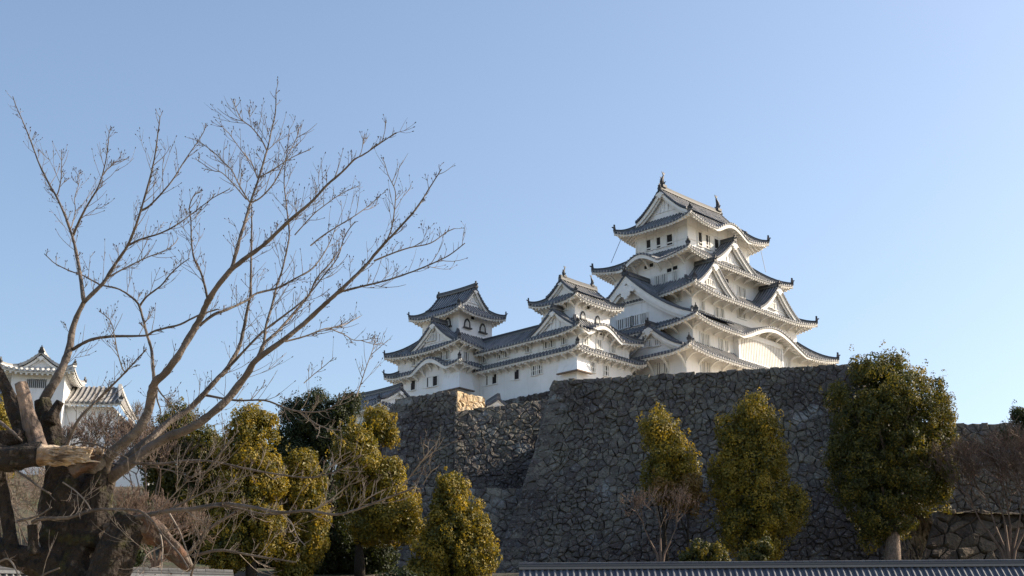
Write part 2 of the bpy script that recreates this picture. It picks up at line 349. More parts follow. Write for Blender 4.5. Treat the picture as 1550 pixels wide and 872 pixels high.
def gable(b, F, din, W, H, L, z0, fo=.9, c=.35, ends=1, board=.5, ornament=1., name='gable', tm=None, base=.6, rm=None, fish=0, finial=.9, lines=True, holes=None):
    """gabled roof: F front point (u,v), din inward direction, ridge length L; ends=2 for a gable at both ends"""
    din = Vector((din[0], din[1], 0)); e_ = Vector((-din.y, din.x, 0)); O = Vector((F[0], F[1], 0)); U = Vector((0, 0, 1))
    def h(a): a = abs(a); return z0 + H * (1 - a) * (1 - c * a) + (.35 * max(0, a - .75) ** 1 if a > .75 else 0)
    def P(f, a, dz=0): return O + din * f + e_ * (a * W) + U * (h(a) + dz)
    mb = MB(); m_ = max(1, int(L / TP)); p = L / m_; n = 9
    sag = lambda f: .10 * (((f - L / 2) / (L / 2)) ** 2 if ends == 2 else 0)
    for sg in (-1, 1):
        prev = None; ptn = 0; cols = []
        for i in range(m_):
            for (fo_, hh, tn) in ((0, 0, .15), (.45, 0, .15), (.56, .13, .9), (.84, .13, .9)): cols.append(((i + fo_) * p, hh, tn))
        cols.append((L, 0, .2))
        for (f, hh, tn) in cols:
            col = [mb.vert(P(f, sg * j / n, hh + sag(f))) for j in range(n + 1)]
            if prev:
                mb.tone = max(0, min(1, (ptn if ptn == tn else .35) + random.uniform(-.1, .1)))
                for j in range(n): mb.face(prev[j], col[j], col[j + 1], prev[j + 1])
            prev, ptn = col, tn
        for ff, dd in (((0, 1),) if ends == 1 else ((0, 1), (L, -1))):
            # verge tiles along the slope
            mb.tone = .3
            mb.sweep([P(ff + dd * .12, sg * j / n, -.14 + sag(ff)) for j in range(n + 1)], .26, .30)
            ln = math.hypot(W, H); k = int(ln / .42)
            for i in range(k):
                a = sg * (i + .5) / k; q = P(ff - dd * .03, a, .06 + sag(ff)); mb.tone = .1 if i % 2 else .3
                mb.tube([q, q + din * dd * .3], .13, 6)
    r = b.add(mb, name, tm or M['tile'], tone=True)
    for ff, dd in (((0, 1),) if ends == 1 else ((0, 1), (L, -1))):
        D = din * dd
        bb = MB()
        for sg in (-1, 1):
            for (f0, th, d0, hgt) in ((.16, .16, -.16, board), (.42, .14, -.3, board * 1.35)):
                pr = None
                for j in range(n + 3):
                    a = sg * min(1.04, j / n); hh_ = hgt * (1.15 - .25 * abs(a))
                    if j > n: a = sg * 1.0
                    q = [P(ff, a, d0) + D * f0, P(ff, a, d0 - hh_) + D * f0, P(ff, a, d0 - hh_) + D * (f0 + th), P(ff, a, d0) + D * (f0 + th)]
                    q = [bb.vert(x) for x in q]
                    if pr:
                        for t in range(4): bb.face(pr[t], pr[(t + 1) % 4], q[(t + 1) % 4], q[t])
                    pr = q
            pr = None
            for j in range(n + 1):      # verge soffit
                a = sg * j / n; q = [bb.vert(P(ff, a, -.2) + D * .05), bb.vert(P(ff, a, -.2) + D * (fo + .1))]
                if pr: bb.face(pr[0], pr[1], q[1], q[0])
                pr = q
        b.add(bb, 'bargeboard', M['trim'], r)
        gw = MB(); pr = None
        for j in range(-n, n + 1):
            a = j / n * .98; q = [gw.vert(P(ff, a, -.3) + D * fo), None]
            lo = P(ff, a) + D * fo; lo.z = z0 - base; q[1] = gw.vert(lo)
            if pr: gw.face(pr[1], q[1], q[0], pr[0])
            pr = q
        if lines and H > 2.4:           # thin applied battens on the gable wall
            zz = z0 + H * .22; wz = W * .5
            q = O + D * (fo - .05) + (din * L if ff else Vector())
            gw.sweep([q - e_ * wz + U * zz, q + e_ * wz + U * zz], .1, .12)
            for s2 in (-.3, 0, .3):
                gw.sweep([q + e_ * s2 * W * .5 + U * zz, q + e_ * s2 * W * .5 + U * (h(abs(s2) * .5) - .9)], .1, .12, side=tuple(D), up=tuple(e_))
        b.add(gw, 'gable_wall', M['plaster'], r)
        if ornament:
            ob = MB(); s = ornament; q = P(ff, 0, -.2 - board * (.9 if s < 1.2 else 2.1)) + D * .02
            for (x, z, rr) in ((0, -.1, .42), (-.42, -.05, .26), (.42, -.05, .26), (-.24, -.42, .24), (.24, -.42, .24), (0, -.68, .2), (-.75, -.18, .16), (.75, -.18, .16)):
                pp = q + e_ * x * s + U * z * s; N_ = 9
                f1 = [ob.vert(pp + (e_ * math.cos(2 * math.pi * i / N_) + U * math.sin(2 * math.pi * i / N_)) * rr * s - D * (.06 + .01 * rr)) for i in range(N_)]
                f2 = [ob.vert(pp + (e_ * math.cos(2 * math.pi * i / N_) + U * math.sin(2 * math.pi * i / N_)) * rr * s + D * .12) for i in range(N_)]
                ob.face(*f1); ob.face(*f2[::-1])
                for i in range(N_): ob.face(f1[(i + 1) % N_], f1[i], f2[i], f2[(i + 1) % N_])
            b.add(ob, 'pendant_ornament', M['trim'], r)
    rb = MB(); a0 = P(-.05, 0, 0); a1 = P(L + (.05 if ends == 2 else 0), 0, 0)
    pts = [a0 + (a1 - a0) * i / 8 + U * sag(L * i / 8) for i in range(9)]
    rb.tone = .95; rb.sweep([q + U * -.02 for q in pts], .5, .22); rb.tone = .1; rb.sweep([q + U * .2 for q in pts], .44, .12)
    rb.tone = .8; rb.sweep([q + U * .32 for q in pts], .38, .08); rb.tone = .05; rb.sweep([q + U * .4 for q in pts], .34, .16)
    b.add(rb, 'ridge', rm or M['ridge'], r, tone=True)
    for ff, dd in (((0, 1),) if ends == 1 else ((0, 1), (L, -1))):
        q = P(ff, 0, .1 + sag(ff)) + din * dd * .05
        fb = MB(); demon_tile(fb, q - U * .2, -din * dd, finial); b.add(fb, 'finial', M['bronze'], r)
        if fish: shachi(b, r, q + din * dd * .7 + U * .45, -din * dd, fish)
    return r

def window(b, wall, loc, face, w, h, style='lattice', back=None):
    """loc: centre on the wall plane; face S or W"""
    x, y, z = loc; key = (face, w, h, style)
    if key not in PARTS:
        fr = MB(); bars = MB(); pn = MB()
        def bx(mb, a0, a1, d0, d1, z0, z1):    # a along the wall, d outwards
            if face == 'S': mb.box(a0, a1, -d1, -d0, z0, z1)
            else: mb.box(-d1, -d0, a0, a1, z0, z1)
        if style == 'arch':
            pr = None; N_ = 12
            for i in range(N_ + 1):
                t = i / N_; ang = math.pi * t; q = []
                for (rr, d) in ((1., .02), (1., .14), (.78, .14), (.78, .02)):
                    ax = -math.cos(ang) * w / 2 * rr * (1.12 - .3 * math.sin(ang)); zz = -h / 2 + h * rr * (math.sin(ang) ** .55)
                    q.append(fr.vert((ax, -d, zz) if face == 'S' else (-d, ax, zz)))
                if pr:
                    for k in range(4): fr.face(pr[k], pr[(k + 1) % 4], q[(k + 1) % 4], q[k])
                pr = q
            bx(fr, -w * .72, w * .72, .0, .3, -h / 2 - .16, -h / 2)
            bx(pn, -w * .36, w * .36, .0, .04, -h / 2, h * .28)
            for i in range(4): a = (-.27 + .18 * i) * w; bx(bars, a - .05, a + .05, .04, .10, -h / 2, h * .27)
            PARTS[key] = (fr, pn, bars, 'bronze', 'shade', 'trim')
        else:
            t = .1
            bx(fr, -w / 2 - t, -w / 2, 0, .12, -h / 2, h / 2); bx(fr, w / 2, w / 2 + t, 0, .12, -h / 2, h / 2)
            bx(fr, -w / 2 - t, w / 2 + t, 0, .14, h / 2, h / 2 + t); bx(fr, -w / 2 - t - .05, w / 2 + t + .05, 0, .2, -h / 2 - t, -h / 2)
            bx(pn, -w / 2, w / 2, 0, .03, -h / 2, h / 2)
            if style == 'lattice' or style == 'grille':
                n = max(2, int(w / .3))
                for i in range(n): a = -w / 2 + w * (i + .5) / n; bx(bars, a - .065, a + .065, .03, .12, -h / 2, h / 2)
            if style == 'grille': bx(bars, -w / 2, w / 2, .05, .09, -.05, .05)
            if style == 'open': bx(bars, w / 2 + t + .02, w / 2 + t + .02 + w * .9, .02, .1, -h / 2, h / 2)
            if style == 'slot': bx(bars, -w / 2, w / 2, .04, .1, -.04, .04)
            PARTS[key] = (fr, pn, bars, 'trim', 'shade' if style == 'lattice' else 'dark', 'dark' if style in ('slot',) else 'trim')
        fr_, pn_, ba_, a1, a2, a3 = PARTS[key]
        meshes = []
        for (mb, nm, mm) in ((fr_, 'window', a1), (pn_, 'pane', a2), (ba_, 'lattice', a3)):
            if not mb.v: continue
            o = mb.build(nm, M[mm]); meshes.append((nm, o.data)); bpy.data.objects.remove(o)
        PARTS[key] = meshes
    par = None
    for (nm, me) in PARTS[key]:
        o = bpy.data.objects.new(nm, me); COL.objects.link(o)
        if par is None:
            o.parent = b.e; o.location = (x - b.o[0], y - b.o[1], z - b.o[2]); par = o
        else: o.parent = par
def winset(b, lst, plane, face, w, h, style):
    for (px, py) in lst:
        loc = on_u(px, py, plane) if face == 'W' else on_v(px, py, plane)
        window(b, None, loc, face, w, h, style)
def stone_drop(b, corner, z0, z1, lw, ls, out=.75):
    """flared stone-dropping bay wrapped round the near corner of a keep"""
    mb = MB(); u, v = corner
    top = [(u - .02, v + lw), (u - .02, v - .02), (u + ls, v - .02)]
    bot = [(u - out, v + lw), (u - out, v - out), (u + ls, v - out)]
    T = [mb.vert((x, y, z1)) for x, y in top]; B = [mb.vert((x, y, z0)) for x, y in bot]
    mb.face(T[0], B[0], B[1], T[1]); mb.face(T[1], B[1], B[2], T[2])
    i0 = mb.vert((u + .3, v + lw, z0)); i1 = mb.vert((u + .3, v + .3, z0)); i2 = mb.vert((u + ls, v + .3, z0))
    mb.face(B[0], i0, i1, B[1]); mb.face(B[1], i1, i2, B[2])
    j0 = mb.vert((u + .3, v + lw, z1)); j2 = mb.vert((u + ls, v + .3, z1)); j1 = mb.vert((u + .3, v + .3, z1))
    mb.face(T[0], j0, i0, B[0]); mb.face(T[2], B[2], i2, j2); mb.face(T[0], T[1], j1, j0); mb.face(T[1], T[2], j2, j1)
    r = b.add(mb, 'stone_drop_bay', M['plaster'])
    lb = MB(); lb.box(u - out - .08, u - out + .25, v - out - .08, v + lw, z0 - .16, z0 - .002); lb.box(u - out + .26, u + ls, v - out - .08, v - out + .25, z0 - .16, z0 - .002)
    b.add(lb, 'ledge', M['stub'], r)
def rect(cu, cv, wx, wy): return (cu - wx / 2, cu + wx / 2, cv - wy / 2, cv + wy / 2)

# ------------------------------------------------------------------ main keep
K = Bld('main_keep', 156.7, 113.9, 36, label='tallest white castle keep with five stacked grey roofs, right of the smaller keeps', cat='castle keep')
CU, CV = 156.7, 113.9
tiers = []
E_ = [rect(CU, CV, 36.4, 24.4), rect(CU, CV, 32.7, 24.0), rect(CU, CV, 28.2, 20.8), rect(CU, CV, 24.2, 16.2), rect(CU, CV, 18.3, 12.95)]
def shrink(r, o): return (r[0] + o, r[1] - o, r[2] + o, r[3] - o)
OH = 2.15
t1 = Tier(E_[0], shrink(E_[1], OH), 47.6, 49.6, .75, OH)
t2 = Tier(E_[1], shrink(E_[2], OH), 51.7, 54.6, .85, OH, bumps=[('S', CU + 1.2, 8.6, 2.3)])
t3 = Tier(E_[2], shrink(E_[3], OH), 56.7, 59.7, .9, OH)
t4 = Tier(E_[3], shrink(E_[4], OH), 62.3, 65.3, .85, OH, bumps=[('W', CV + .1, 4.0, 1.5)])
t5 = Tier(E_[4], (CU - 6.0, CU + 6.0, CV - 4.0, CV + 4.0), 68.2, 70.5, .9, OH, bumps=[('S', CU + .7, 4.4, 1.5)])
TT = (t1, t2, t3, t4, t5); zb = (40, 48.2, 53.2, 58.2, 63.9)
roofs = []
for i, t in enumerate(TT):
    t.wall(K, zb[i]); r = t.roof(K); roofs.append(r)
    if i < 4: t.brackets(K, r, 'SW', 2.1 if i else 2.4, 1.3 if i else 2.0)
# upper gable of the top roof, ridge along u, fish ornaments at both ends
gable(K, (149.6, CV), (1, 0), 4.35, 3.9, 14.2, 70.35, fo=1.0, ends=2, board=.5, ornament=.75, fish=2.1, finial=.8)
# the big gable of the west side and the small one below it
gable(K, (141.7, CV), (1, 0), 10.4, 7.0, 9, 53.2, fo=1.2, board=.85, ornament=1.55, finial=1.3, c=.42, base=1.2, lines=False)
gable(K, (139.3, 108.6), (1, 0), 5.3, 3.4, 5, 48.5, fo=.9, board=.5, ornament=.9, finial=1.0, c=.42)
# pair of gables on the third roof, one on the fourth (south side)
gable(K, (148.9, 104.7), (0, 1), 4.9, 4.2, 6, 57.5, fo=.9, board=.5, ornament=.8, finial=.9, c=.4)
gable(K, (163.6, 104.7), (0, 1), 4.9, 4.2, 6, 57.5, fo=.9, board=.5, ornament=.8, finial=.9, c=.4)
gable(K, (157.2, 107.2), (0, 1), 5.3, 4.0, 6, 63.2, fo=.9, board=.5, ornament=.8, finial=.9, c=.4)
wW = lambda t: t.x0 + t.oh; wS = lambda t: t.y0 + t.oh
winset(K, [(983, 371.3), (998.7, 367.4), (1013.7, 363.5)], wW(t5), 'W', 1.0, 1.5, 'open')
winset(K, [(1058.6, 362), (1071, 366.8), (1084, 372.4), (1096, 378)], wS(t5), 'S', .9, 1.9, 'open')
winset(K, [(996, 425.5), (1005.4, 422.4), (1022.5, 417.7)], wW(t4), 'W', .9, 1.3, 'lattice')
winset(K, [(1013.7, 409.5), (1022.5, 406), (979.4, 404.8), (986, 402)], wW(t4), 'W', .8, .55, 'slot')
winset(K, [(1119, 443), (1125.5, 445.4)], wS(t4), 'S', .8, 1.7, 'lattice')
winset(K, [(1099, 425.5)], wS(t4), 'S', .8, .6, 'slot')
winset(K, [(1027, 450.8)], wW(t3), 'W', .9, .9, 'lattice')
winset(K, [(1063, 462.8), (1084.6, 473.0), (1092, 474.4), (1119, 474.0), (1125.5, 476)], wS(t3), 'S', .85, 1.3, 'lattice')
winset(K, [(939.9, 491.6), (951.7, 488), (963, 485.2), (974, 482.4)], 142.85, 'W', 1.35, 1.3, 'lattice')
winset(K, [(1063, 515.6), (1070.5, 517.4), (1092, 524.6), (1098.8, 527)], wS(t2), 'S', .95, 1.9, 'lattice')
winset(K, [(1193.5, 551)], wS(t2), 'S', .9, 1.6, 'lattice')
winset(K, [(998.7, 560.5), (1007, 558.3)], wW(t1), 'W', 1.2, 1.9, 'lattice')
winset(K, [(1064.5, 558.6), (1071.5, 560.5)], wS(t1), 'S', 1.0, 1.9, 'lattice')
winset(K, [(1071.5, 427), (1078, 430)], 105.55, 'S', .8, .8, 'lattice')
winset(K, [(1164, 460.5), (1171, 464)], 105.55, 'S', .8, .8, 'lattice')
winset(K, [(985, 519.5), (994, 519.0)], 140.15, 'W', .9, .8, 'lattice')
# lattice bay under the curved gable
bm_ = MB(); bl = MB(); bp = MB()
V0 = wS(t2); u0, u1 = 151.2, 161.4
bm_.box(u0, u1, V0 - .75, V0 - .01, 46.0, 49.0); bm_.box(u0, u0 + .35, V0 - .75, V0 - .01, 49, 52.6); bm_.box(u1 - .35, u1, V0 - .75, V0 - .01, 49, 52.6)
bm_.box(u0 + .35, u1 - .35, V0 - .75, V0 - .01, 52.05, 52.7)
bp.box(u0 + .35, u1 - .35, V0 - .5, V0 - .02, 49, 52.05)
n_ = 26
for i in range(n_):
    a = u0 + .35 + (u1 - u0 - .7) * (i + .5) / n_; bl.box(a - .09, a + .09, V0 - .68, V0 - .51, 49, 52.05)
bay = K.add(bm_, 'lattice_bay', M['plaster']); K.add(bp, 'pane', M['shade'], bay); K.add(bl, 'lattice', M['trim'], bay)
# applied posts and rails of the top storey
tb = MB(); x0, x1, y0, y1 = t5.x0 + OH, t5.x1 - OH, t5.y0 + OH, t5.y1 - OH
for zz in (66.2, 68.0): tb.box(x0 - .07, x1, y0 - .07, y0 - .01, zz, zz + .16); tb.box(x0 - .07, x0 - .01, y0, y1, zz, zz + .16)
for i in range(7): a = x0 + (x1 - x0) * i / 6; tb.box(a - .1, a + .1, y0 - .055, y0 - .012, 64, 69.3)
for i in range(6): a = y0 + (y1 - y0) * i / 5; tb.box(x0 - .055, x0 - .012, a - .1, a + .1, 64, 69.3)
K.add(tb, 'wall_batten', M['trim'])
for (p, q) in ((on_u(940, 362, t5.x0 + .6), on_u(925, 398, t5.x0 - .9)), (on_v(1150, 372, t5.y0 + .5), on_v(1159, 412, t5.y0 - .9))):
    cb = MB(); cb.tube([p, q], .035, 5); K.add(cb, 'cable', M['metal'])

# ------------------------------------------------------------------ west small keep
OS = 1.3
N = Bld('small_keep', 132, 113.3, 36, label='middle small white keep with curved gable on its right face, touching the tallest keep', cat='castle keep')
n1 = Tier((126.0, 139.0, 108.6, 117.0), (127.4, 137.6, 109.95, 117.0), 46.5, 47.3, .5, OS, flat=('W1', 'E1'))
n2 = Tier((126.2, 138.6, 108.7, 117.0), (128.55, 135.2, 111.2, 117.0), 48.85, 51.1, .6, OS, flat=('W1', 'E1'), bumps=[('S', 131.4, 3.9, 1.5)])
n3 = Tier(rect(131.9, 113.8, 9.15, 7.75), (129.4, 134.5, 111.7, 115.9), 53.2, 54.6, .6, OS)
for i, (t, zb_) in enumerate(((n1, 38.5), (n2, 46.4), (n3, 49.3))):
    t.wall(N, zb_, sides='SWE' if i < 2 else 'SWNE'); r = t.roof(N, sides='SWE' if i < 2 else 'SWNE'); t.brackets(N, r, 'SW', 1.25, .95)
gable(N, (128.9, 113.8), (1, 0), 2.4, 2.0, 6.8, 54.5, fo=.6, ends=2, board=.3, ornament=.4, fish=1.3, finial=.5)
gable(N, (126.7, 113.2), (1, 0), 4.6, 3.1, 4, 49.1, fo=.7, board=.36, ornament=.55, finial=.6, c=.4)
winset(N, [(854.7, 464.8)], wW(n3), 'W', .85, .8, 'lattice')
winset(N, [(881.7, 477.2), (904, 484)], wS(n3), 'S', .8, 1.0, 'arch')
winset(N, [(890, 466.4)], wS(n3), 'S', .6, .5, 'slot')
winset(N, [(827, 521), (835.8, 519), (854, 514.8)], wW(n2), 'W', .85, 1.1, 'lattice')
winset(N, [(886.7, 516), (906.6, 521.6), (927, 528)], wS(n2), 'S', .95, 1.1, 'lattice')
winset(N, [(906.6, 505.6), (917.5, 508.8)], wS(n2), 'S', .9, .35, 'slot')
winset(N, [(808.5, 561.5), (817.5, 559)], wW(n1), 'W', .75, 1.15, 'grille')
winset(N, [(896.7, 556), (917, 561.7)], wS(n1), 'S', .8, 1.2, 'grille')
winset(N, [(828.4 - 4, 486), (828.4 + 4, 484.4)], 127.32, 'W', .65, .8, 'lattice')
stone_drop(N, (127.3, 109.9), 44.0, 46.0, 2.5, 1.9)
# ------------------------------------------------------------------ corridor between the small keeps
Cc = Bld('connecting_corridor', 129.5, 122, 36, label='long white two-storey corridor joining the two small keeps, grey tiled roof', cat='corridor')
c1 = Tier((126.0, 133.4, 117.0, 127.0), (127.35, 132.1, 117.0, 127.0), 46.5, 47.3, 0, OS)
c2 = Tier((126.2, 133.2, 117.0, 128.2), (129.69, 129.71, 117.0, 128.2), 48.85, 51.3, 0, OS, c=.25)
for t, zb_ in ((c1, 42.1), (c2, 46.4)):
    mb = MB()
    for (k, uu) in (('W', t.x0 + OS), ('E', t.x1 - OS)):
        zt = t.z('W', 122, OS) - .4
        mb.quad((uu, 115.7, zb_), (uu, 127, zb_), (uu, 127, zt), (uu, 115.7, zt))
    Cc.add(mb, 'wall', M['plaster'])
    r = t.roof(Cc, sides='WE', hips=False)
    for i in range(7):
        v = 117.3 + i * 1.25; mb = MB(); pts = []
        for j in range(5):
            q = j / 4; d = OS - .02 - .95 * q; pts.append((t.x0 + d, v, t.z('W', v, d) - .66 - .95 * (1 - q) ** 1.7))
        mb.sweep(pts, .26, .24, side=(0, 1, 0)); Cc.add(mb, 'bracket', M['trim'], r)
rb = MB(); rb.tone = .9; rb.box(129.45, 129.95, 117.5, 128.4, 51.2, 51.42); rb.tone = .05; rb.box(129.52, 129.88, 117.5, 128.4, 51.43, 51.75); Cc.add(rb, 'ridge', M['ridge'], r, tone=True)
winset(Cc, [(732.9, 542.8), (757, 536.8), (766.5, 534.7), (800, 527)], 127.5, 'W', .85, 1.1, 'lattice')
winset(Cc, [(740, 576), (749, 574), (782.8, 567.3)], 127.3, 'W', .75, 1.2, 'open')
# ------------------------------------------------------------------ northwest small keep
I = Bld('small_keep', 128.9, 131.7, 36, label='leftmost small white keep with black-framed arched windows in its top storey', cat='castle keep')
i1 = Tier((122.5, 135.3, 124.7, 138.6), (123.9, 133.9, 126.1, 137.2), 46.95, 47.75, .5, OS, bumps=[('W', 130.5, 3.9, 1.5)])
i2 = Tier((122.55, 135.3, 124.8, 138.7), (126.0, 131.8, 128.6, 134.8), 49.45, 52.3, .6, OS)
i3 = Tier(rect(128.9, 131.7, 8.65, 9.35), (126.9, 130.9, 128.9, 134.5), 54.6, 56.2, .6, OS)
for i, (t, zb_) in enumerate(((i1, 38), (i2, 46.8), (i3, 50.2))):
    t.wall(I, zb_); r = t.roof(I); 
    if i < 2: t.brackets(I, r, 'SW', 1.25, .95)
gable(I, (128.9, 128.3), (0, 1), 2.35, 2.6, 7.0, 56.0, fo=.6, ends=2, board=.3, ornament=.4, fish=0, finial=.9)
gable(I, (123.2, 130.4), (1, 0), 4.6, 3.4, 4, 49.9, fo=.7, board=.36, ornament=.6, finial=.7, c=.4)
winset(I, [(678.4, 487.5)], wW(i3), 'W', 1.0, 1.2, 'arch')
winset(I, [(706.6, 489), (730, 496.5)], wS(i3), 'S', 1.0, 1.2, 'arch')
winset(I, [(714.5, 482), (713.7, 511)], wS(i3), 'S', .6, .45, 'slot')
winset(I, [(627.8, 547), (668.7, 540), (677.3, 538)], wW(i2), 'W', .85, 1.1, 'lattice')
winset(I, [(705, 539.6)], wS(i2), 'S', .85, 1.1, 'lattice')
winset(I, [(625.9, 583.5), (650.3, 578.6), (659.2, 577)], wW(i1), 'W', .8, 1.25, 'open')
winset(I, [(648, 512.4), (656.5, 510.4)], 123.82, 'W', .65, .8, 'lattice')
stone_drop(I, (123.8, 126.0), 43.9, 46.2, 2.6, 1.9)
# low corridor roof between small keep and main keep
L = Bld('low_corridor', 140, 111, 36, label='low tiled corridor roof half hidden between the middle small keep and the tallest keep', cat='corridor')
l1 = Tier((137.9, 145, 107.2, 113.2), (137.95, 144.95, 110.19, 110.21), 43.1, 44.9, 0, 1.0, c=.2)
l1.roof(L, sides='SN', hips=False)
mb = MB(); mb.box(138, 144, 108.3, 112.2, 38, 42.9); L.add(mb, 'wall', M['plaster'])
mb = MB(); mb.tone = .1; mb.box(137.9, 144, 109.95, 110.45, 44.9, 45.3); L.add(mb, 'ridge', M['ridge'], tone=True)

# ------------------------------------------------------------------ lower turret left of the stone walls
def small_turret(name, label, cat, cpos, rot, wx, wy, zb_, ze, zi, rz, tm, rm, ridge='u', oh=1.1, fin=.7, H=1.6, lift=.5, brk=False):
    b = Bld.__new__(Bld); b.o = (0, 0, 0); b.e = empty(name, cpos, rot, label=label, cat=cat)
    t = Tier((-wx / 2 - oh, wx / 2 + oh, -wy / 2 - oh, wy / 2 + oh), (-wx / 2 + wx * .12, wx / 2 - wx * .12, -wy / 2 + wy * .16, wy / 2 - wy * .16), ze, zi, lift, oh)
    t.wall(b, zb_); r = t.roof(b, tm=tm, rm=rm)
    if ridge == 'u': gable(b, (-wx / 2 + wx * .05, 0), (1, 0), wy * .36, H, wx * .9, zi - .1, fo=.5, ends=2, board=.28, ornament=.4, finial=fin, tm=tm, rm=rm)
    else: gable(b, (0, -wy / 2 + wy * .05), (0, 1), wx * .40, H, wy * .9, zi - .1, fo=.5, ends=2, board=.28, ornament=.4, finial=fin, tm=tm, rm=rm)
    return b, t
p = at(572, 640, 172)
tb_, tt_ = small_turret('turret', 'low dark-roofed turret half hidden by trees left of the stone wall', 'turret', (p.x, p.y, 32), BROT, 7.5, 9, -2, p.z + .5 - 32, p.z + 1.9 - 32, 0, M['tile'], M['ridge'], ridge='v', H=1.7)
# ------------------------------------------------------------------ bright turret at the far left
p = at(64, 588, 150)
LT, ltt = small_turret('turret', 'sunlit turret with plastered pale roof behind the bare tree, far left', 'turret', (p.x, p.y, 24), R(8), 5.3, 5.6, 4, at(60, 565, 147.5).z - 24, at(60, 565, 147.5).z + .75 - 24, 0, M['tilelight'], M['tilelight'], ridge='v', H=1.5, lift=.45, fin=.8, oh=1.05)
for i in range(10):
    mb = MB(); a = -1.0 + i * .2; mb.box(a - .04, a + .04, -2.9, -2.81, at(60, 588, 147.5).z - 24, at(60, 575, 147.5).z - 24); LT.add(mb, 'window_bar', M['bronze'])
p2 = at(120, 640, 152)
LB = Bld.__new__(Bld); LB.o = (0, 0, 0); LB.e = empty('gate_wing', (p2.x, p2.y, 20), R(5), label='long white wing with pale ribbed eave below the far-left turret', cat='castle wing')
zt_ = at(130, 609, 149).z - 20
lw = Tier((-9, 4.7, -3.2, 6), (-8.9, 3.7, 1.0, 1.02), zt_, zt_ + 2.6, .15, 1.0)
lw.roof(LB, sides='SE', tm=M['tilegrey'], rm=M['tilelight'], hips=True, finial=True)
mb = MB(); mb.box(-8.2, 3.75, -2.2, 5, -14, zt_ - .2); LB.add(mb, 'wall', M['plaster'])
LB_dx = -1.6
mb = MB(); mb.box(5.35, 9.5, -1.9, 1.5, -14, zt_ - 2.2)
mb.hexa([(5.35, -1.9, zt_ - 2.2), (9.5, -1.9, zt_ - 5.0), (9.5, 1.5, zt_ - 5.0), (5.35, 1.5, zt_ - 2.2), (5.35, -1.9, zt_ - .6), (9.5, -1.9, zt_ - 4.6), (9.5, 1.5, zt_ - 4.6), (5.35, 1.5, zt_ - .6)])
LB.add(mb, 'stepped_wall', M['plaster']).location.x = LB_dx
mb = MB(); mb.tone = .4
for i in range(16):
    t = i / 15; x = 5.4 + 4.2 * t; z = zt_ - .55 - 4.0 * t; mb.tone = .2 if i % 2 else .9; mb.box(x - .13, x + .13, -2.3, 1.8, z, z + .2)
LB.add(mb, 'roof', M['tilelight'], tone=True).location.x = LB_dx
# plaster screen wall with a small gabled cap, on the ledge left of the stone corner
SW = Bld.__new__(Bld); SW.o = (0, 0, 0); q = at(752, 616, 166); SW.e = empty('screen_wall', (q.x, q.y, q.z - 2.2), R(20), label='small white gable end poking up behind the stone ledge under the corridor', cat='wall')
mb = MB(); mb.box(-.9, .9, -.3, 3, 0, 2.3); SW.add(mb, 'wall', M['plaster'])
gable(SW, (0, -.6), (0, 1), 1.35, .9, 4, 2.2, fo=.3, board=.14, ornament=0, finial=.3, lines=False)

# ------------------------------------------------------------------ stone walls
def voronoi(W, H, cw, ch, rnd, extra=()):
    seeds = []; rows = max(1, int(H / ch))
    for r in range(rows):
        n = max(1, int(W / (cw * rnd.uniform(.75, 1.25))))
        for i in range(n + 1):
            if rnd.random() < .10: continue
            seeds.append(((i + .5 * (r % 2) + rnd.uniform(-.45, .45)) * W / n, (r + .5 + rnd.uniform(-.42, .42)) * H / rows))
            if rnd.random() < .28: seeds.append((seeds[-1][0] + cw * rnd.uniform(.2, .5), seeds[-1][1] + ch * rnd.uniform(-.5, .5)))
    seeds = [s for s in seeds if -.2 < s[0] < W + .2 and 0 < s[1] < H]
    g = {}; cs = cw * 1.5
    for i, s in enumerate(seeds): g.setdefault((int(s[0] // cs), int(s[1] // cs)), []).append(i)
    cells = []
    for i, (sx, sy) in enumerate(seeds):
        poly = [(0, 0), (W, 0), (W, H), (0, H)]; poly = [(max(sx - 3 * cw, 0), max(0, sy - 3 * cw)), (min(W, sx + 3 * cw), max(0, sy - 3 * cw)), (min(W, sx + 3 * cw), min(H, sy + 3 * cw)), (max(sx - 3 * cw, 0), min(H, sy + 3 * cw))]
        gx, gy = int(sx // cs), int(sy // cs)
        for ax in (-2, -1, 0, 1, 2):
            for ay in (-2, -1, 0, 1, 2):
                for j in g.get((gx + ax, gy + ay), ()):
                    if j == i: continue
                    qx, qy = seeds[j]; mx, my = (sx + qx) / 2, (sy + qy) / 2; nx, ny = qx - sx, qy - sy
                    new = []
                    for k in range(len(poly)):
                        p1, p2_ = poly[k], poly[(k + 1) % len(poly)]
                        d1 = (p1[0] - mx) * nx + (p1[1] - my) * ny; d2 = (p2_[0] - mx) * nx + (p2_[1] - my) * ny
                        if d1 <= 0: new.append(p1)
                        if (d1 < 0) != (d2 < 0) and abs(d1 - d2) > 1e-9:
                            t = d1 / (d1 - d2); new.append((p1[0] + (p2_[0] - p1[0]) * t, p1[1] + (p2_[1] - p1[1]) * t))
                    poly = new
                    if len(poly) < 3: break
                if len(poly) < 3: break
            if len(poly) < 3: break
        if len(poly) >= 3: cells.append(poly)
    return cells
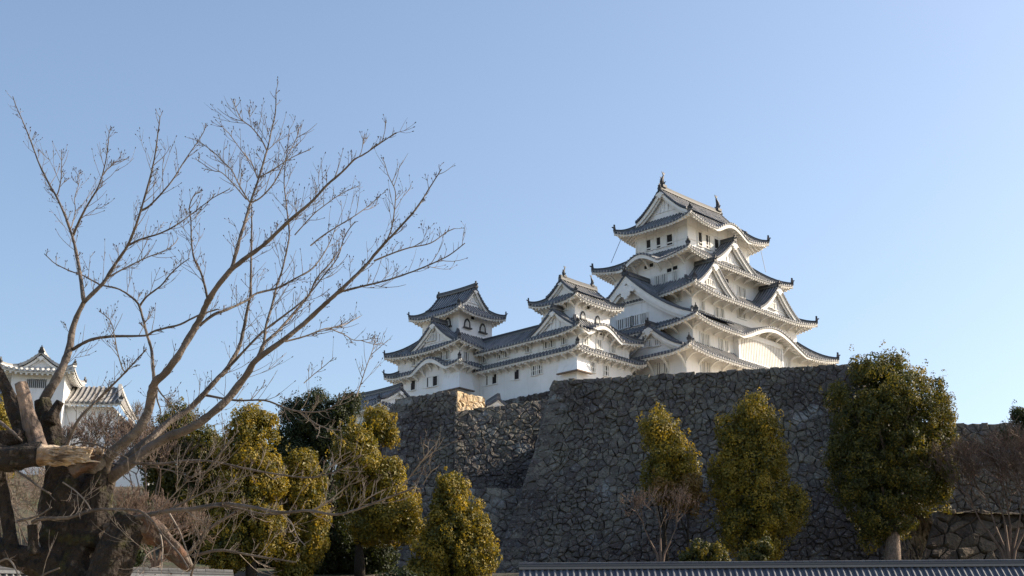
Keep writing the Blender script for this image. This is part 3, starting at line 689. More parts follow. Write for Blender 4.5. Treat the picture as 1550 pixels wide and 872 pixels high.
def stone_face(mb, jb, BL, BR, TL, TR, cw=1.15, ch=.85, seed=1, sag=.6, relief=.22, quoin=None, top_jit=.14, sagdir=None):
    rnd = random.Random(seed); BL, BR, TL, TR = map(Vector, (BL, BR, TL, TR))
    W = ((BR - BL).length + (TR - TL).length) / 2; H = ((TL - BL).length + (TR - BR).length) / 2
    nrm = (BR - BL).cross(TL - BL).normalized()
    def P(x, y, d=0):
        s, t = x / W, y / H
        p = BL.lerp(BR, s).lerp(TL.lerp(TR, s), t)
        q = nrm * d - (sagdir if sagdir else nrm) * (sag * 4 * t * (1 - t))
        return p + q + nrm * (.16 * noise.noise(p * .22) + .08 * noise.noise(p * .7)) * (1 if .02 < t < .98 else .3)
    # backing in the joints
    nx_, ny_ = max(1, int(W / 3)), max(4, int(H / 2)); gr = [[jb.vert(P(W * i / nx_, (H - .18) * j / ny_, -.22)) for i in range(nx_ + 1)] for j in range(ny_ + 1)]
    for j in range(ny_):
        for i in range(nx_): jb.face(gr[j][i], gr[j][i + 1], gr[j + 1][i + 1], gr[j + 1][i])
    for poly in voronoi(W, H, cw, ch, rnd):
        cx = sum(p[0] for p in poly) / len(poly); cy = sum(p[1] for p in poly) / len(poly)
        size = max(math.dist(p, (cx, cy)) for p in poly)
        if size < .10: continue
        pts = []                          # subdivide and roughen the outline
        for k in range(len(poly)):
            p1, p2_ = poly[k], poly[(k + 1) % len(poly)]; l = math.dist(p1, p2_)
            if l < .12: continue
            pts.append(p1)
            if l > .5: pts.append(((p1[0] + p2_[0]) / 2 + rnd.uniform(-.05, .05), (p1[1] + p2_[1]) / 2 + rnd.uniform(-.05, .05)))
        if len(pts) < 3: continue
        r = rnd.uniform(.3, 1) * relief; tx, ty = rnd.uniform(-.22, .22), rnd.uniform(-.20, .20); mb.tone = rnd.random()
        up = rnd.uniform(0, top_jit)
        rings = []
        for (sc, ins, dz) in ((1, .0, -.07), (1, .01, .4), (.9, .02, .85), (.6, 0, 1.0)):
            ring = []
            for (x, y) in pts:
                dx, dy = x - cx, y - cy; L_ = math.hypot(dx, dy) or 1; k = max(.2, (L_ * sc * (1 + (rnd.uniform(-.07, .02) if dz > 0 else 0)) - ins) / L_)
                yy = cy + dy * k
                if y > H - .02 and dy > 0: yy += up
                d = dz * r if dz > 0 else dz
                d += (dx * tx + dy * ty) * k * (1 if dz > 0 else 0) + (rnd.uniform(-.07, .07) if dz > .5 else 0)
                ring.append(mb.vert(P(cx + dx * k, yy, d)))
            rings.append(ring)
        n = len(pts)
        for a in range(3):
            for k in range(n): mb.face(rings[a][k], rings[a][(k + 1) % n], rings[a + 1][(k + 1) % n], rings[a + 1][k])
        mb.face(*rings[3])
    if quoin:
        for (xe, sg) in quoin:
            y = 0; i = 0; xe = W if xe else 0
            while y < H - .3:
                h = rnd.uniform(.75, 1.05); h = min(h, H - y); wq = (2.3 if i % 2 else 1.35) * rnd.uniform(.9, 1.1); x0, x1 = (xe, xe + sg * wq)
                if sg < 0: x0, x1 = x1, x0
                mb.tone = rnd.uniform(.1, .9); g = .03; relief = .15
                q = [P(x0 + g, y + g, -.1), P(x1 - g, y + g, -.1), P(x1 - g, y + h - g, -.1), P(x0 + g, y + h - g, -.1),
                     P(x0 + g, y + g, relief), P(x1 - g, y + g + rnd.uniform(0, .08), relief * rnd.uniform(.8, 1.2)), P(x1 - g, y + h - g, relief * rnd.uniform(.8, 1.2)), P(x0 + g, y + h - g, relief)]
                mb.hexa(q); y += h; i += 1
def stone_wall(name, label, faces, mat_='stone', base=None, caps=()):
    base = base or faces[0]['BL']; e = empty(name, (base[0], base[1], base[2]), 0, label=label, cat='stone wall')
    mb = MB(); jb = MB()
    for f in faces: stone_face(mb, jb, **f)
    for c in caps: jb.face(*[jb.vert(p) for p in c])
    o = mb.build('stone_facing', M[mat_], e, tuple(base), tone=True); jb.build('joint_backing', M['joint'], e, tuple(base))
    return e
A_tl = at(838, 577, 150); A_tr = at(1300, 551, 143); A_bl = at(727, 908, 143.4); A_br = at(1372, 908, 136)
zA = A_tl.z
SD = Vector((-.75, -.75, 0))
A_b2 = Vector((A_bl.x + 20, 168, A_bl.z)); A_t2 = Vector((A_tl.x + 20, 170, zA))
stone_wall('stone_wall', 'tall grey stone wall of rough blocks rising under the tallest keep', [
    dict(BL=A_bl, BR=A_br, TL=A_tl, TR=A_tr, cw=.92, ch=.6, seed=3, sag=.65, quoin=[(0, 1)], relief=.26, sagdir=SD),
    dict(BL=A_b2, BR=A_bl, TL=A_t2, TR=A_tl, cw=1.05, ch=.7, seed=4, sag=.65, quoin=[(1, -1)], relief=.3, sagdir=SD),
    dict(BL=A_br, BR=A_br + Vector((16, 26, 0)), TL=A_tr, TR=A_tr + Vector((13, 27, 0)), cw=1.3, ch=1., seed=5, sag=.4, quoin=[(0, 1)], relief=.25)])
B_tl = at(601, 605, 160); B_tr = at(692, 591, 158); B_bl = at(563, 775, 154.4); B_br = at(690, 772, 152.6)
B2_tr = at(845, 603, 159.2); B2_br = at(845, 772, 152.4); B2_tl = at(688, 624, 157.1)
stone_wall('stone_wall', 'recessed grey stone wall below the small keeps, ending left at the low turret', [
    dict(BL=B_bl, BR=B_br, TL=B_tl, TR=B_tr, cw=.8, ch=.55, seed=7, sag=.35, relief=.2, quoin=[(0, 1)]),
    dict(BL=B_br + Vector((-.2, -.75, 0)), BR=B2_br, TL=B2_tl, TR=B2_tr, cw=.8, ch=.55, seed=8, sag=.3, relief=.2),
    dict(BL=B_bl + Vector((-5, 14, 0)), BR=B_bl, TL=B_tl + Vector((-3, 14, 0)), TR=B_tl, cw=1, ch=.8, seed=9, sag=.3)])
c0 = at(690, 628, 158.1); c1_ = at(690, 591, 158.1); d0 = uv2w(0, 0); dd = Vector((UX[0], UX[1], 0))
stone_wall('stone_corner', 'stone corner block coloured in sunlit tan at the top of the recessed wall', [
    dict(BL=c0 + Vector((.1, .0, -.6)), BR=c0 + Vector((.1, 0, -.6)) + dd * 4.6, TL=c1_ + Vector((0, 0, -.1)), TR=c1_ + dd * 4.4 + Vector((0, 0, -.15)), cw=.8, ch=.65, seed=11, sag=0, relief=.16, top_jit=.15)], 'litstone')
# base under the corridor
def uvz(u, v, z): return uv2w(u, v, z)
stone_wall('stone_wall', 'low stone footing directly beneath the white corridor wall', [
    dict(BL=uvz(126.0, 126.6, 37.2), BR=uvz(126.0, 109.5, 37.2), TL=uvz(127.0, 126.6, 42.2), TR=uvz(127.0, 109.5, 42.2), cw=.8, ch=.6, seed=13, sag=.1, relief=.16)])
D_tl = at(540, 738, 153.3); D_tr = at(812, 742, 146.85); D_bl = at(510, 905, 146.5); D_br = at(812, 905, 142.35)
stone_wall('stone_wall', 'lower front stone terrace with whitish stones, left of the tall wall foot', [
    dict(BL=D_bl, BR=D_br, TL=D_tl, TR=D_tr, cw=1.1, ch=.75, seed=17, sag=.2, relief=.25)],
    caps=[(D_tl, D_tr, D_tr + Vector((0, 9, 0)), D_tl + Vector((0, 9, 0)))])
E_tl = at(1380, 642, 158); E_tr = at(1640, 642, 158)
stone_wall('stone_wall', 'far stone wall with level top behind the biggest tree, right edge', [
    dict(BL=E_tl + Vector((0, -3, -17)), BR=E_tr + Vector((0, -3, -17)), TL=E_tl, TR=E_tr, cw=1.0, ch=.68, seed=19, sag=.3, relief=.25)])
F_tl = at(1418, 774, 138); F_tr = at(1640, 781, 137)
stone_wall('stone_outcrop', 'low rough stone bank under the dry grass strip, right edge', [
    dict(BL=at(1378, 900, 133), BR=at(1640, 900, 133), TL=F_tl, TR=F_tr, cw=1.5, ch=1.0, seed=23, sag=.1, relief=.4)], 'bankstone')
gr = MB(); nn = 24
ring = [[gr.vert(F_tl.lerp(F_tr, i / nn) + Vector((0, -.9 + j * 2.6, -.2 + j * .42 + .25 * noise.noise(Vector((i * .6, j * .9, 0)))))) for i in range(nn + 1)] for j in range(8)]
for j in range(7):
    for i in range(nn): gr.face(ring[j][i], ring[j][i + 1], ring[j + 1][i + 1], ring[j + 1][i])
gr.build('grass_bank', M['grass'], kind='structure', smooth=True)

# bailey grounds behind the walls (the courtyards the keeps stand on)
bg = MB()
def slab(pts, z0, z1):
    n = len(pts); b_ = [bg.vert((x, y, z0)) for x, y in pts]; t_ = [bg.vert((x, y, z1)) for x, y in pts]
    bg.face(*t_); 
    for i in range(n): bg.face(b_[i], b_[(i + 1) % n], t_[(i + 1) % n], t_[i])
slab([(A_tl.x + .6, A_tl.y + .9), (A_tr.x - .6, A_tr.y + .9), (A_tr.x + 11, 170), (52, 240), (-22, 240), (A_tl.x + 21, 175)], 15, zA - .35)
slab([(B_tl.x + .8, 161), (5, 161), (14, 176), (-5, 240), (-30, 240)], 15, 36.4)
bg.build('bailey_ground', M['sand'], kind='structure')

# ------------------------------------------------------------------ ground sheet
def gz(x, y):
    def sm(a, b, t): t = max(0, min(1, (t - a) / (b - a))); return t * t * (3 - 2 * t)
    z = 6.4 * sm(18, 62, y) + 9.4 * sm(74, 128, y) - 15.8 * sm(260, 480, y)
    z *= 1 - sm(120, 400, abs(x))
    z += 12.5 * math.exp(-((x + 56) / 20) ** 2) * sm(108, 142, y) * (1 - sm(200, 330, y)) + 8.5 * math.exp(-((x + 30) / 13) ** 2) * sm(132, 150, y) * (1 - sm(200, 330, y))
    if y < 600: z += .35 * noise.noise(Vector((x * .12, y * .12, 0))) * sm(14, 40, y)
    return z
gm = MB(); ys = [-60, -20, 0, 6, 12, 18] + [22 + 4 * i for i in range(36)] + [175, 190, 220, 260, 320, 400, 480, 700, 1200, 2500, 6000]
xs = [-6000, -2000, -900, -400, -250, -160] + [-120 + 5 * i for i in range(49)] + [160, 250, 400, 900, 2000, 6000]
G = [[gm.vert((x, y, gz(x, y))) for x in xs] for y in ys]
for j in range(len(ys) - 1):
    for i in range(len(xs) - 1): gm.face(G[j][i], G[j][i + 1], G[j + 1][i + 1], G[j + 1][i])
go = gm.build('ground', M['lawn'], kind='structure', smooth=True); go.data.materials.append(M['ground'])
for p_ in go.data.polygons:
    if 66 < p_.center.y < 175 and abs(p_.center.x) < 75: p_.material_index = 1

# ------------------------------------------------------------------ tiled walls in front
def tiled_wall(label, P0, P1, tm, rm, half=1.15, drop=.85, body=2.0, pitch=.27):
    P0, P1 = Vector(P0), Vector(P1); d = (P1 - P0); L_ = d.length; d.normalize(); ang = math.atan2(d.y, d.x)
    e = empty('tiled_wall', (P0.x, P0.y, P0.z - drop - body), ang, label=label, cat='wall'); h0 = drop + body
    sl = (P1.z - P0.z) / L_
    mb = MB(); n = int(L_ / pitch)
    for sg in (-1, 1):
        prev = None; tn_p = 0
        for i in range(n):
            for (fo_, hh, tn) in ((0, 0, .1), (.42, 0, .1), (.52, .05, .8), (.7, .085, .9), (.88, .05, .8)):
                x = (i + fo_) * pitch; col = []; jz = .02 * noise.noise(Vector((i * .7, P0.x, 0)))
                for j in range(6):
                    t = j / 5; col.append(mb.vert((x, sg * half * t, h0 - drop * (t * (1.25 - .25 * t)) + hh + x * sl + jz + random.uniform(-.006, .006) - .02 * math.sin(x * .9) * t)))
                col.append(mb.vert((x, sg * half, h0 - drop - .1 + x * sl)))
                if prev:
                    mb.tone = max(0, min(1, (tn_p if tn_p == tn else .4) * .8 + random.uniform(-.08, .12)))
                    for j in range(6): mb.face(prev[j], col[j], col[j + 1], prev[j + 1])
                prev = col; tn_p = tn
            if sg < 0:
                mb.tone = .1; mb.tube([(((i + .7) * pitch), -half - .03, h0 - drop + .0 + x * sl), (((i + .7) * pitch), -half + .1, h0 - drop + .02 + x * sl)], .075, 8)
    mb.build('roof', tm, e, tone=True)
    rb = MB(); dx = Vector((1, 0, sl))
    for (z0, w_, h_, tn) in ((-.02, .30, .10, .9), (.08, .26, .05, .1), (.13, .22, .05, .6)):
        rb.tone = tn; rb.sweep([Vector((0, 0, h0 + z0)), Vector((L_, 0, h0 + z0 + L_ * sl))], w_, h_)
    rb.tone = .1
    for i in range(int(L_ / .3)):
        x = i * .3 + .15; rb.tone = random.choice((.05, .1, .25)); rb.tube([(x - .145, 0, h0 + .2 + x * sl), (x + .145, 0, h0 + .2 + x * sl)], .085 + random.uniform(0, .006), 8)
    rb.build('ridge', rm, e, tone=True)
    wb = MB(); wb.box(0.2, L_, -.32, .32, -1.5, h0 - drop + .25); wb.build('wall', M['plaster'], e)
    eb = MB(); eb.box(.05, L_, -half + .06, half - .06, h0 - drop - .18, h0 - drop - .02); eb.build('eaves', M['trim'], e)
    return e
tiled_wall('long white wall capped with dark blue-grey tiles along the bottom right', at(786, 862, 65), at(1640, 856, 64), M['tiledark'], M['ridge'])
tiled_wall('wall capped with paler tiles behind the bare tree trunk, bottom left', at(-60, 866, 46), at(352, 876, 49), M['tilegrey'], M['tilegrey'], pitch=.2, half=.8, drop=.5)

# ------------------------------------------------------------------ evergreen trees
rt = random.Random(5)
def rdir(r):
    z = r.uniform(-1, 1); a = r.uniform(0, 2 * math.pi); q = math.sqrt(1 - z * z); return Vector((q * math.cos(a), q * math.sin(a), z))
def leaf_clump(V, F, T, c, r, n, size, rnd, out=None, tone=.5, squash=.8):
    for _ in range(n):
        d = rdir(rnd)
        if out is not None and d.dot(out) < -.25 and rnd.random() < .8: d = -d
        p = c + Vector((d.x, d.y, d.z * squash)) * r * rnd.uniform(.72, 1.08)
        nrm = (d + rdir(rnd) * .62).normalized(); t1 = nrm.orthogonal().normalized(); t2 = nrm.cross(t1); a = rnd.uniform(0, 6.3)
        u = (t1 * math.cos(a) + t2 * math.sin(a)); v = nrm.cross(u); s = size * rnd.uniform(.6, 1.25)
        n0 = len(V); V += [tuple(p - u * s * .9), tuple(p - v * s * .5 + nrm * s * .15), tuple(p + u * s * .9), tuple(p + v * s * .5 + nrm * s * .15)]
        F.append((n0, n0 + 1, n0 + 2, n0 + 3)); T.append(max(0, min(1, tone + rnd.uniform(-.3, .3))))
def crown(name, V, F, T, m, parent, off):
    me = bpy.data.meshes.new(name); me.from_pydata([(x - off[0], y - off[1], z - off[2]) for x, y, z in V], [], F); me.materials.append(m)
    a = me.attributes.new('tone', 'FLOAT', 'FACE'); a.data.foreach_set('value', T)
    o = bpy.data.objects.new(name, me); COL.objects.link(o); o.parent = parent; return o
TREES = []
def evergreen(label, Y, lobes, base, m, name='evergreen_tree', dens=1.0, group=None, clump=.62, leaf=.13, trunk_r=.35, shadebias=0, tr='trunkbark'):
    """lobes: (px, py, half width px, half height px[, depth offset m]); base: pixel of the trunk foot"""
    k = Y / 2190; rnd = random.Random(hash(label) % 999 if False else len(label) * 7 + int(base[0]))
    bx = at(base[0], base[1], Y); gzv = gz(bx.x, Y) - .2; off = (bx.x, Y, min(gzv, bx.z))
    e = empty(name, off, 0, label=label, cat='tree', **({'group': group} if group else {}))
    V, F, T = [], [], []; cen = []
    for L_ in lobes:
        px, py, rx, ry = L_[:4]; dy = L_[4] if len(L_) > 4 else 0; c = at(px, py, Y + dy); c.y = Y + dy; a, b = rx * k, ry * k * 1.04; cen.append((c, a, b))
    for (c, a, b) in cen:
        ad = a * .9; area = 4 * math.pi * ((a * ad) ** 1.6 / 3 + 2 * (a * b) ** 1.6 / 3) ** (1 / 1.6); n = max(10, int(area / (clump ** 2 * 1.25) * dens))
        ph = rnd.uniform(0, 100)
        for i in range(n):
            d = rdir(rnd)
            if d.y > .45 and rnd.random() < .55: continue
            q = 1 + .42 * noise.noise(Vector((d.x * 1.9, d.y * 1.9, d.z * 2.4)) + Vector((ph, 0, 0))) + .22 * noise.noise(Vector((d.x * 5, d.y * 5, d.z * 5)) + Vector((0, ph, 0)))
            rr = rnd.uniform(.74, .90) * q
            p = c + Vector((d.x * a, d.y * ad, d.z * b)) * rr - d * clump * .4
            inside = any(((p.x - c2.x) / (a2 * .8)) ** 2 + ((p.y - c2.y) / (a2 * .75)) ** 2 + ((p.z - c2.z) / (b2 * .82)) ** 2 < 1 for (c2, a2, b2) in cen if c2 is not c)
            if inside: continue
            r = clump * rnd.choice((rnd.uniform(.4, .7), rnd.uniform(.7, 1.1), rnd.uniform(1.0, 1.5)))
            leaf_clump(V, F, T, p, r, int(66 * (r / clump) ** 2), leaf * rnd.uniform(.8, 1.15), rnd, d, tone=rnd.uniform(.1, .85), squash=rnd.uniform(.75, 1.25))
            if rnd.random() < .45:      # sprigs that break the outline
                leaf_clump(V, F, T, p + d * r * rnd.uniform(.7, 1.3) + Vector((0, 0, r * rnd.uniform(.1, .6))), r * rnd.uniform(.25, .45), 16, leaf * .85, rnd, d, tone=rnd.uniform(.4, .95), squash=1.6)
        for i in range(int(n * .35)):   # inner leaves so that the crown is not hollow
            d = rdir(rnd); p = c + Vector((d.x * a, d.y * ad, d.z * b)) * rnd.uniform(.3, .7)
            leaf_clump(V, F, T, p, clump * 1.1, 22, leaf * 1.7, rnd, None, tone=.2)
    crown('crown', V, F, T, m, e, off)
    tb = MB(); top = max(cen, key=lambda q: q[0].z)[0]; foot = Vector((off[0], off[1], off[2])); pts = []
    for i in range(8):
        t = i / 7; pts.append(foot.lerp(top, t) + Vector((noise.noise(Vector((t * 3, base[0], 0))), noise.noise(Vector((t * 3, 0, base[0]))), 0)) * .5 * t)
    tb.tube(pts, [trunk_r * (1.25 - .15 * i if i < 2 else 1.0 - .12 * i) for i in range(8)], 10, jit=.06)
    for (c, a, b) in cen:
        for i in range(3):
            d = rdir(rnd); j = rnd.randint(2, 5); q = c + Vector((d.x * a, d.y * a, abs(d.z) * b)) * .7
            tb.tube([pts[j], pts[j].lerp(q, .5) + Vector((0, 0, -.2)), q], [trunk_r * .35, trunk_r * .22, trunk_r * .08], 6)
    tb.build('trunk', M[tr], e, off, smooth=True)
    return e
evergreen('largest round evergreen tree with thick pale trunk, right part of the tall stone wall', 128,
          [(1345, 640, 88, 92), (1338, 590, 58, 54), (1395, 645, 50, 76), (1312, 705, 64, 82), (1372, 705, 66, 74), (1330, 760, 55, 66), (1395, 725, 48, 55), (1410, 680, 36, 50), (1300, 640, 40, 66), (1352, 565, 34, 30)], (1350, 862), M['leaf_green'], trunk_r=.62, clump=.6, leaf=.13, tr='stub')
evergreen('tall narrow evergreen tree between the slim golden-edged tree and the largest tree', 126,
          [(1146, 650, 36, 48), (1102, 656, 20, 32), (1142, 700, 48, 58), (1112, 735, 40, 60), (1155, 770, 56, 62), (1196, 765, 24, 40), (1125, 790, 40, 48), (1150, 820, 34, 34), (1150, 625, 22, 24)], (1143, 865), M['leaf_gold'])
evergreen('slim golden-edged evergreen tree standing alone before the middle of the tall stone wall', 127,
          [(995, 655, 26, 31), (1008, 690, 38, 42), (1030, 700, 28, 32), (1000, 715, 34, 36)], (1010, 866), M['leaf_gold'], trunk_r=.25)
evergreen('small bronze-leaved bushy tree under the slim golden-edged tree', 125, [(1036, 752, 27, 25), (1010, 745, 20, 15), (1044, 730, 14, 16)], (1040, 866), M['leaf_brown'], clump=.5, dens=.7, trunk_r=.15)
evergreen('cone-shaped evergreen tree with a pointed top, nearest the left end of the long tiled wall', 112,
          [(683, 752, 27, 36), (690, 795, 42, 46), (712, 815, 32, 40), (672, 830, 42, 46), (704, 845, 42, 38), (655, 865, 36, 30), (684, 730, 16, 18)], (690, 885), M['leaf_gold'], clump=.52)
evergreen('stacked golden evergreen tree with a round right lobe, left of the cone-shaped tree', 114,
          [(538, 680, 34, 34), (548, 715, 36, 34), (590, 728, 24, 34), (600, 780, 42, 42), (568, 795, 34, 32), (535, 740, 28, 30), (612, 795, 30, 30)], (545, 880), M['leaf_gold'], clump=.52)
evergreen('bushy olive tree top peeping between the dark pine and the stone wall', 120, [(572, 645, 24, 30), (586, 655, 15, 22), (560, 660, 18, 25)], (575, 850), M['leaf_gold'], clump=.5, trunk_r=.2)
evergreen('dark pine with a flat broken top behind the golden trees', 128,
          [(468, 640, 40, 30), (450, 622, 24, 20), (510, 632, 32, 32), (480, 605, 15, 14), (522, 614, 24, 18), (445, 660, 26, 30), (500, 668, 40, 30), (462, 690, 36, 28)], (485, 860), M['leaf_dark'])
evergreen('narrow olive tree left of the stacked golden tree', 110,
          [(455, 712, 26, 32), (464, 755, 31, 40), (470, 805, 27, 42), (450, 840, 38, 40), (440, 745, 24, 40)], (458, 890), M['leaf_gold'], clump=.5)
evergreen('tall golden evergreen tree seen through the right-hand branches of the bare tree', 108,
          [(382, 650, 36, 34), (370, 690, 44, 44), (398, 730, 34, 50), (368, 770, 48, 52), (400, 800, 36, 44), (350, 820, 44, 44)], (380, 890), M['leaf_gold'], clump=.52)
evergreen('broad dark olive tree directly right of the bare tree trunk', 112,
          [(268, 655, 34, 34), (300, 680, 42, 38), (318, 720, 40, 50), (270, 720, 46, 48), (285, 780, 54, 54), (330, 790, 36, 50), (235, 690, 30, 30), (240, 765, 36, 40)], (290, 890), M['leaf_green'], clump=.55)
evergreen('dark evergreen mass behind the golden trees, between the broad olive tree and the stacked tree', 134,
          [(340, 740, 50, 60), (420, 760, 50, 70), (480, 760, 46, 66), (300, 810, 50, 50), (370, 830, 60, 46), (440, 835, 56, 46), (430, 700, 36, 40)], (400, 890), M['leaf_dark'], clump=.75, leaf=.19)
evergreen('dark undergrowth tree filling the gap below the stacked golden tree', 118,
          [(520, 815, 40, 46), (505, 780, 30, 30), (555, 845, 40, 34), (490, 845, 40, 36)], (520, 890), M['leaf_dark'], clump=.55)
evergreen('olive tree cut by the left edge of the photo behind the bare trunk', 105, [(-4, 640, 26, 28), (8, 680, 30, 32), (-6, 700, 30, 30)], (0, 880), M['leaf_gold'], clump=.5)
evergreen('dark pine tuft cut by the right edge, above the far stone wall', 150, [(1545, 632, 14, 17), (1535, 662, 22, 11), (1556, 655, 16, 16)], (1560, 760), M['leaf_dark'], clump=.5, name='pine_tree', trunk_r=.2)
evergreen('tiny layered pine top on the right shoulder of the largest tree', 146, [(1424, 624, 8, 4), (1428, 634, 9, 4), (1418, 636, 7, 4)], (1424, 700), M['leaf_green'], clump=.28, leaf=.1, name='pine_tree', trunk_r=.09)
def shrub(label, Y, lobes, base, m, **k):
    e = evergreen(label, Y, lobes, base, m, name='shrub', trunk_r=.08, **k); e['category'] = 'shrub'; return e
shrub('sparse broad-leaved shrub above the tiled wall, below the bronze-leaved tree', 112, [(1060, 838, 24, 18), (1085, 842, 18, 16), (1040, 848, 16, 14)], (1062, 880), M['leaf_green'], clump=.28, dens=.30, leaf=.11)
shrub('sparse broad-leaved shrub above the tiled wall, at the foot of the tall narrow tree', 111, [(1145, 838, 16, 20), (1160, 828, 12, 12), (1130, 848, 12, 12)], (1145, 880), M['leaf_green'], clump=.28, dens=.35, leaf=.11)
shrub('low leafy shrub at the very bottom between the stacked tree and the cone-shaped tree', 104, [(610, 880, 26, 16), (585, 878, 14, 14)], (605, 900), M['leaf_dark'], clump=.4, dens=.6)

# ------------------------------------------------------------------ bare bushes
def twig_tree(mb, p, d, L, r, depth, rnd, spread=.55, up=.12, nb=3, minr=.008, sides=4):
    pts = [p]; q = Vector(p); dd = Vector(d)
    for i in range(3):
        dd = (dd + rdir(rnd) * .18 + Vector((0, 0, up))).normalized(); q = q + dd * L / 3; pts.append(q.copy())
    mb.tube(pts, [r, r * .85, r * .72, r * .6], sides, cap=False)
    if depth <= 0: return
    for i in range(nb):
        t = rnd.uniform(.45, 1.0) if i else 1.0; idx = min(2, int(t * 3)); o = pts[idx].lerp(pts[idx + 1], t * 3 - idx) if t < 1 else pts[3]
        nd = (dd + rdir(rnd) * spread * 1.5).normalized(); twig_tree(mb, o, nd, L * rnd.uniform(.6, .85), max(minr, r * .6), depth - 1, rnd, spread, up, nb, minr, 3)
def bare_bush(label, px, py, Y, hpx, spreadx, m, seed, stems=5, depth=5, name='bare_tree', cat='bare tree', r=.09, nb=3, minr=.018, up=.12):
    rnd = random.Random(seed); p = at(px, py, Y); g = min(p.z, gz(p.x, Y)) if False else p.z; e = empty(name, (p.x, Y, p.z), 0, label=label, cat=cat)
    k = Y / 2190; H = hpx * k; mb = MB(); tk = MB()
    for i in range(stems):
        a = (i / max(1, stems - 1) - .5) * 2 if stems > 1 else 0; d = Vector((a * spreadx + rnd.uniform(-.1, .1), rnd.uniform(-.5, .5) * spreadx, 1)).normalized()
        q = p + d * H * .28; tk.tube([p - Vector((0, 0, 1.2)), p + d * H * .1, q], [r * 1.3, r * 1.1, r * .8], 6)
        twig_tree(mb, q, d, H * .26, r * .7, depth, rnd, .5, up, nb, minr)
    tk.build('trunk', m, e, tuple(p)); mb.build('crown', m, e, tuple(p)); return e
bare_bush('reddish leafless cherry with a dense twig fan near the right edge', 1528, 850, 126, 190, .55, M['redtwig'], 3, stems=6, depth=6, r=.13, minr=.022)
bare_bush('second reddish leafless tree half outside the right edge', 1592, 850, 122, 175, .5, M['redtwig'], 5, stems=4, depth=5, r=.13, minr=.022)
bare_bush('small leafless pale tree below the slim golden-edged tree', 1000, 850, 118, 120, .5, M['redtwig'], 9, stems=3, depth=5, r=.10, minr=.018)
bare_bush('reddish leafless tree in front of the far-left white wing', 160, 745, 110, 120, .55, M['redtwig'], 12, stems=6, depth=5, r=.10, minr=.02)
bare_bush('brownish leafless tree between the white wing and the broad dark olive tree', 222, 790, 105, 150, .5, M['redtwig'], 14, stems=5, depth=5, r=.10, minr=.02)
bare_bush('pale tangled leafless bush at the bottom left edge', 30, 865, 60, 150, .7, M['greytwig'], 21, stems=8, depth=5, name='bare_bush', cat='bare bush', r=.05, minr=.011, up=.04)
bare_bush('tangled leafless bush just left of the bare tree trunk at the bottom', 62, 868, 70, 170, .6, M['redtwig'], 22, stems=7, depth=5, name='bare_bush', cat='bare bush', r=.05, minr=.012, up=.05)
bare_bush('brown leafless bush directly below the far-left turret', 92, 730, 112, 92, .6, M['redtwig'], 31, stems=6, depth=5, r=.08, minr=.018)
bare_bush('low brown thicket right of the bare tree trunk, low in the photo', 178, 858, 60, 120, .7, M['redtwig'], 33, stems=8, depth=5, name='bare_bush', cat='bare bush', r=.05, minr=.012, up=.05)
bare_bush('low brown thicket under the broad dark olive tree', 236, 862, 62, 110, .7, M['redtwig'], 34, stems=8, depth=5, name='bare_bush', cat='bare bush', r=.05, minr=.012, up=.05)
shrub('dark leafy undergrowth on the slope right behind the bare tree trunk', 100, [(165, 800, 30, 30), (195, 830, 36, 30), (150, 850, 30, 26), (215, 790, 24, 26)], (185, 890), M['leaf_dark'], clump=.5)
bare_bush('thin leafless sapling in front of the turret wing, left of the bare tree limbs', 232, 700, 120, 110, .6, M['greytwig'], 25, stems=3, depth=5, r=.07, minr=.015)

# ------------------------------------------------------------------ the big bare cherry tree in front (traced limbs, own depths)
rn = random.Random(42); BY = 12.0; PXM = 12.0 / 2150
nodes = []                              # (px, py, depth) of every traced point, so that a branch starts at its parent's depth
def smooth(pts, sub=3):
    out_ = []; n = len(pts)
    for i in range(n - 1):
        p0, p1, p2_, p3 = pts[max(i - 1, 0)], pts[i], pts[i + 1], pts[min(i + 2, n - 1)]
        for j in range(sub):
            t = j / sub
            out_.append(tuple(.5 * ((2 * p1[k]) + (-p0[k] + p2_[k]) * t + (2 * p0[k] - 5 * p1[k] + 4 * p2_[k] - p3[k]) * t * t + (-p0[k] + 3 * p1[k] - 3 * p2_[k] + p3[k]) * t ** 3) for k in (0, 1)))
    out_.append(tuple(pts[-1])); return out_
CT = empty('bare_cherry_tree', (at(120, 872, BY).x, BY, 0.0), 0, label='big gnarled leafless cherry tree with long forking limbs and broken stubs, left foreground', cat='tree')
CO = (at(120, 872, BY).x, BY, 0.0)
TW = MB(); BUDS = MB(); LTW = MB()
def depth_at(px, py, dflt):
    best = min(nodes, key=lambda q: (q[0] - px) ** 2 + (q[1] - py) ** 2, default=None)
    if best and math.hypot(best[0] - px, best[1] - py) < 14: return best[2]
    return dflt
def to3(px, py, Y): return at(px, py, Y)
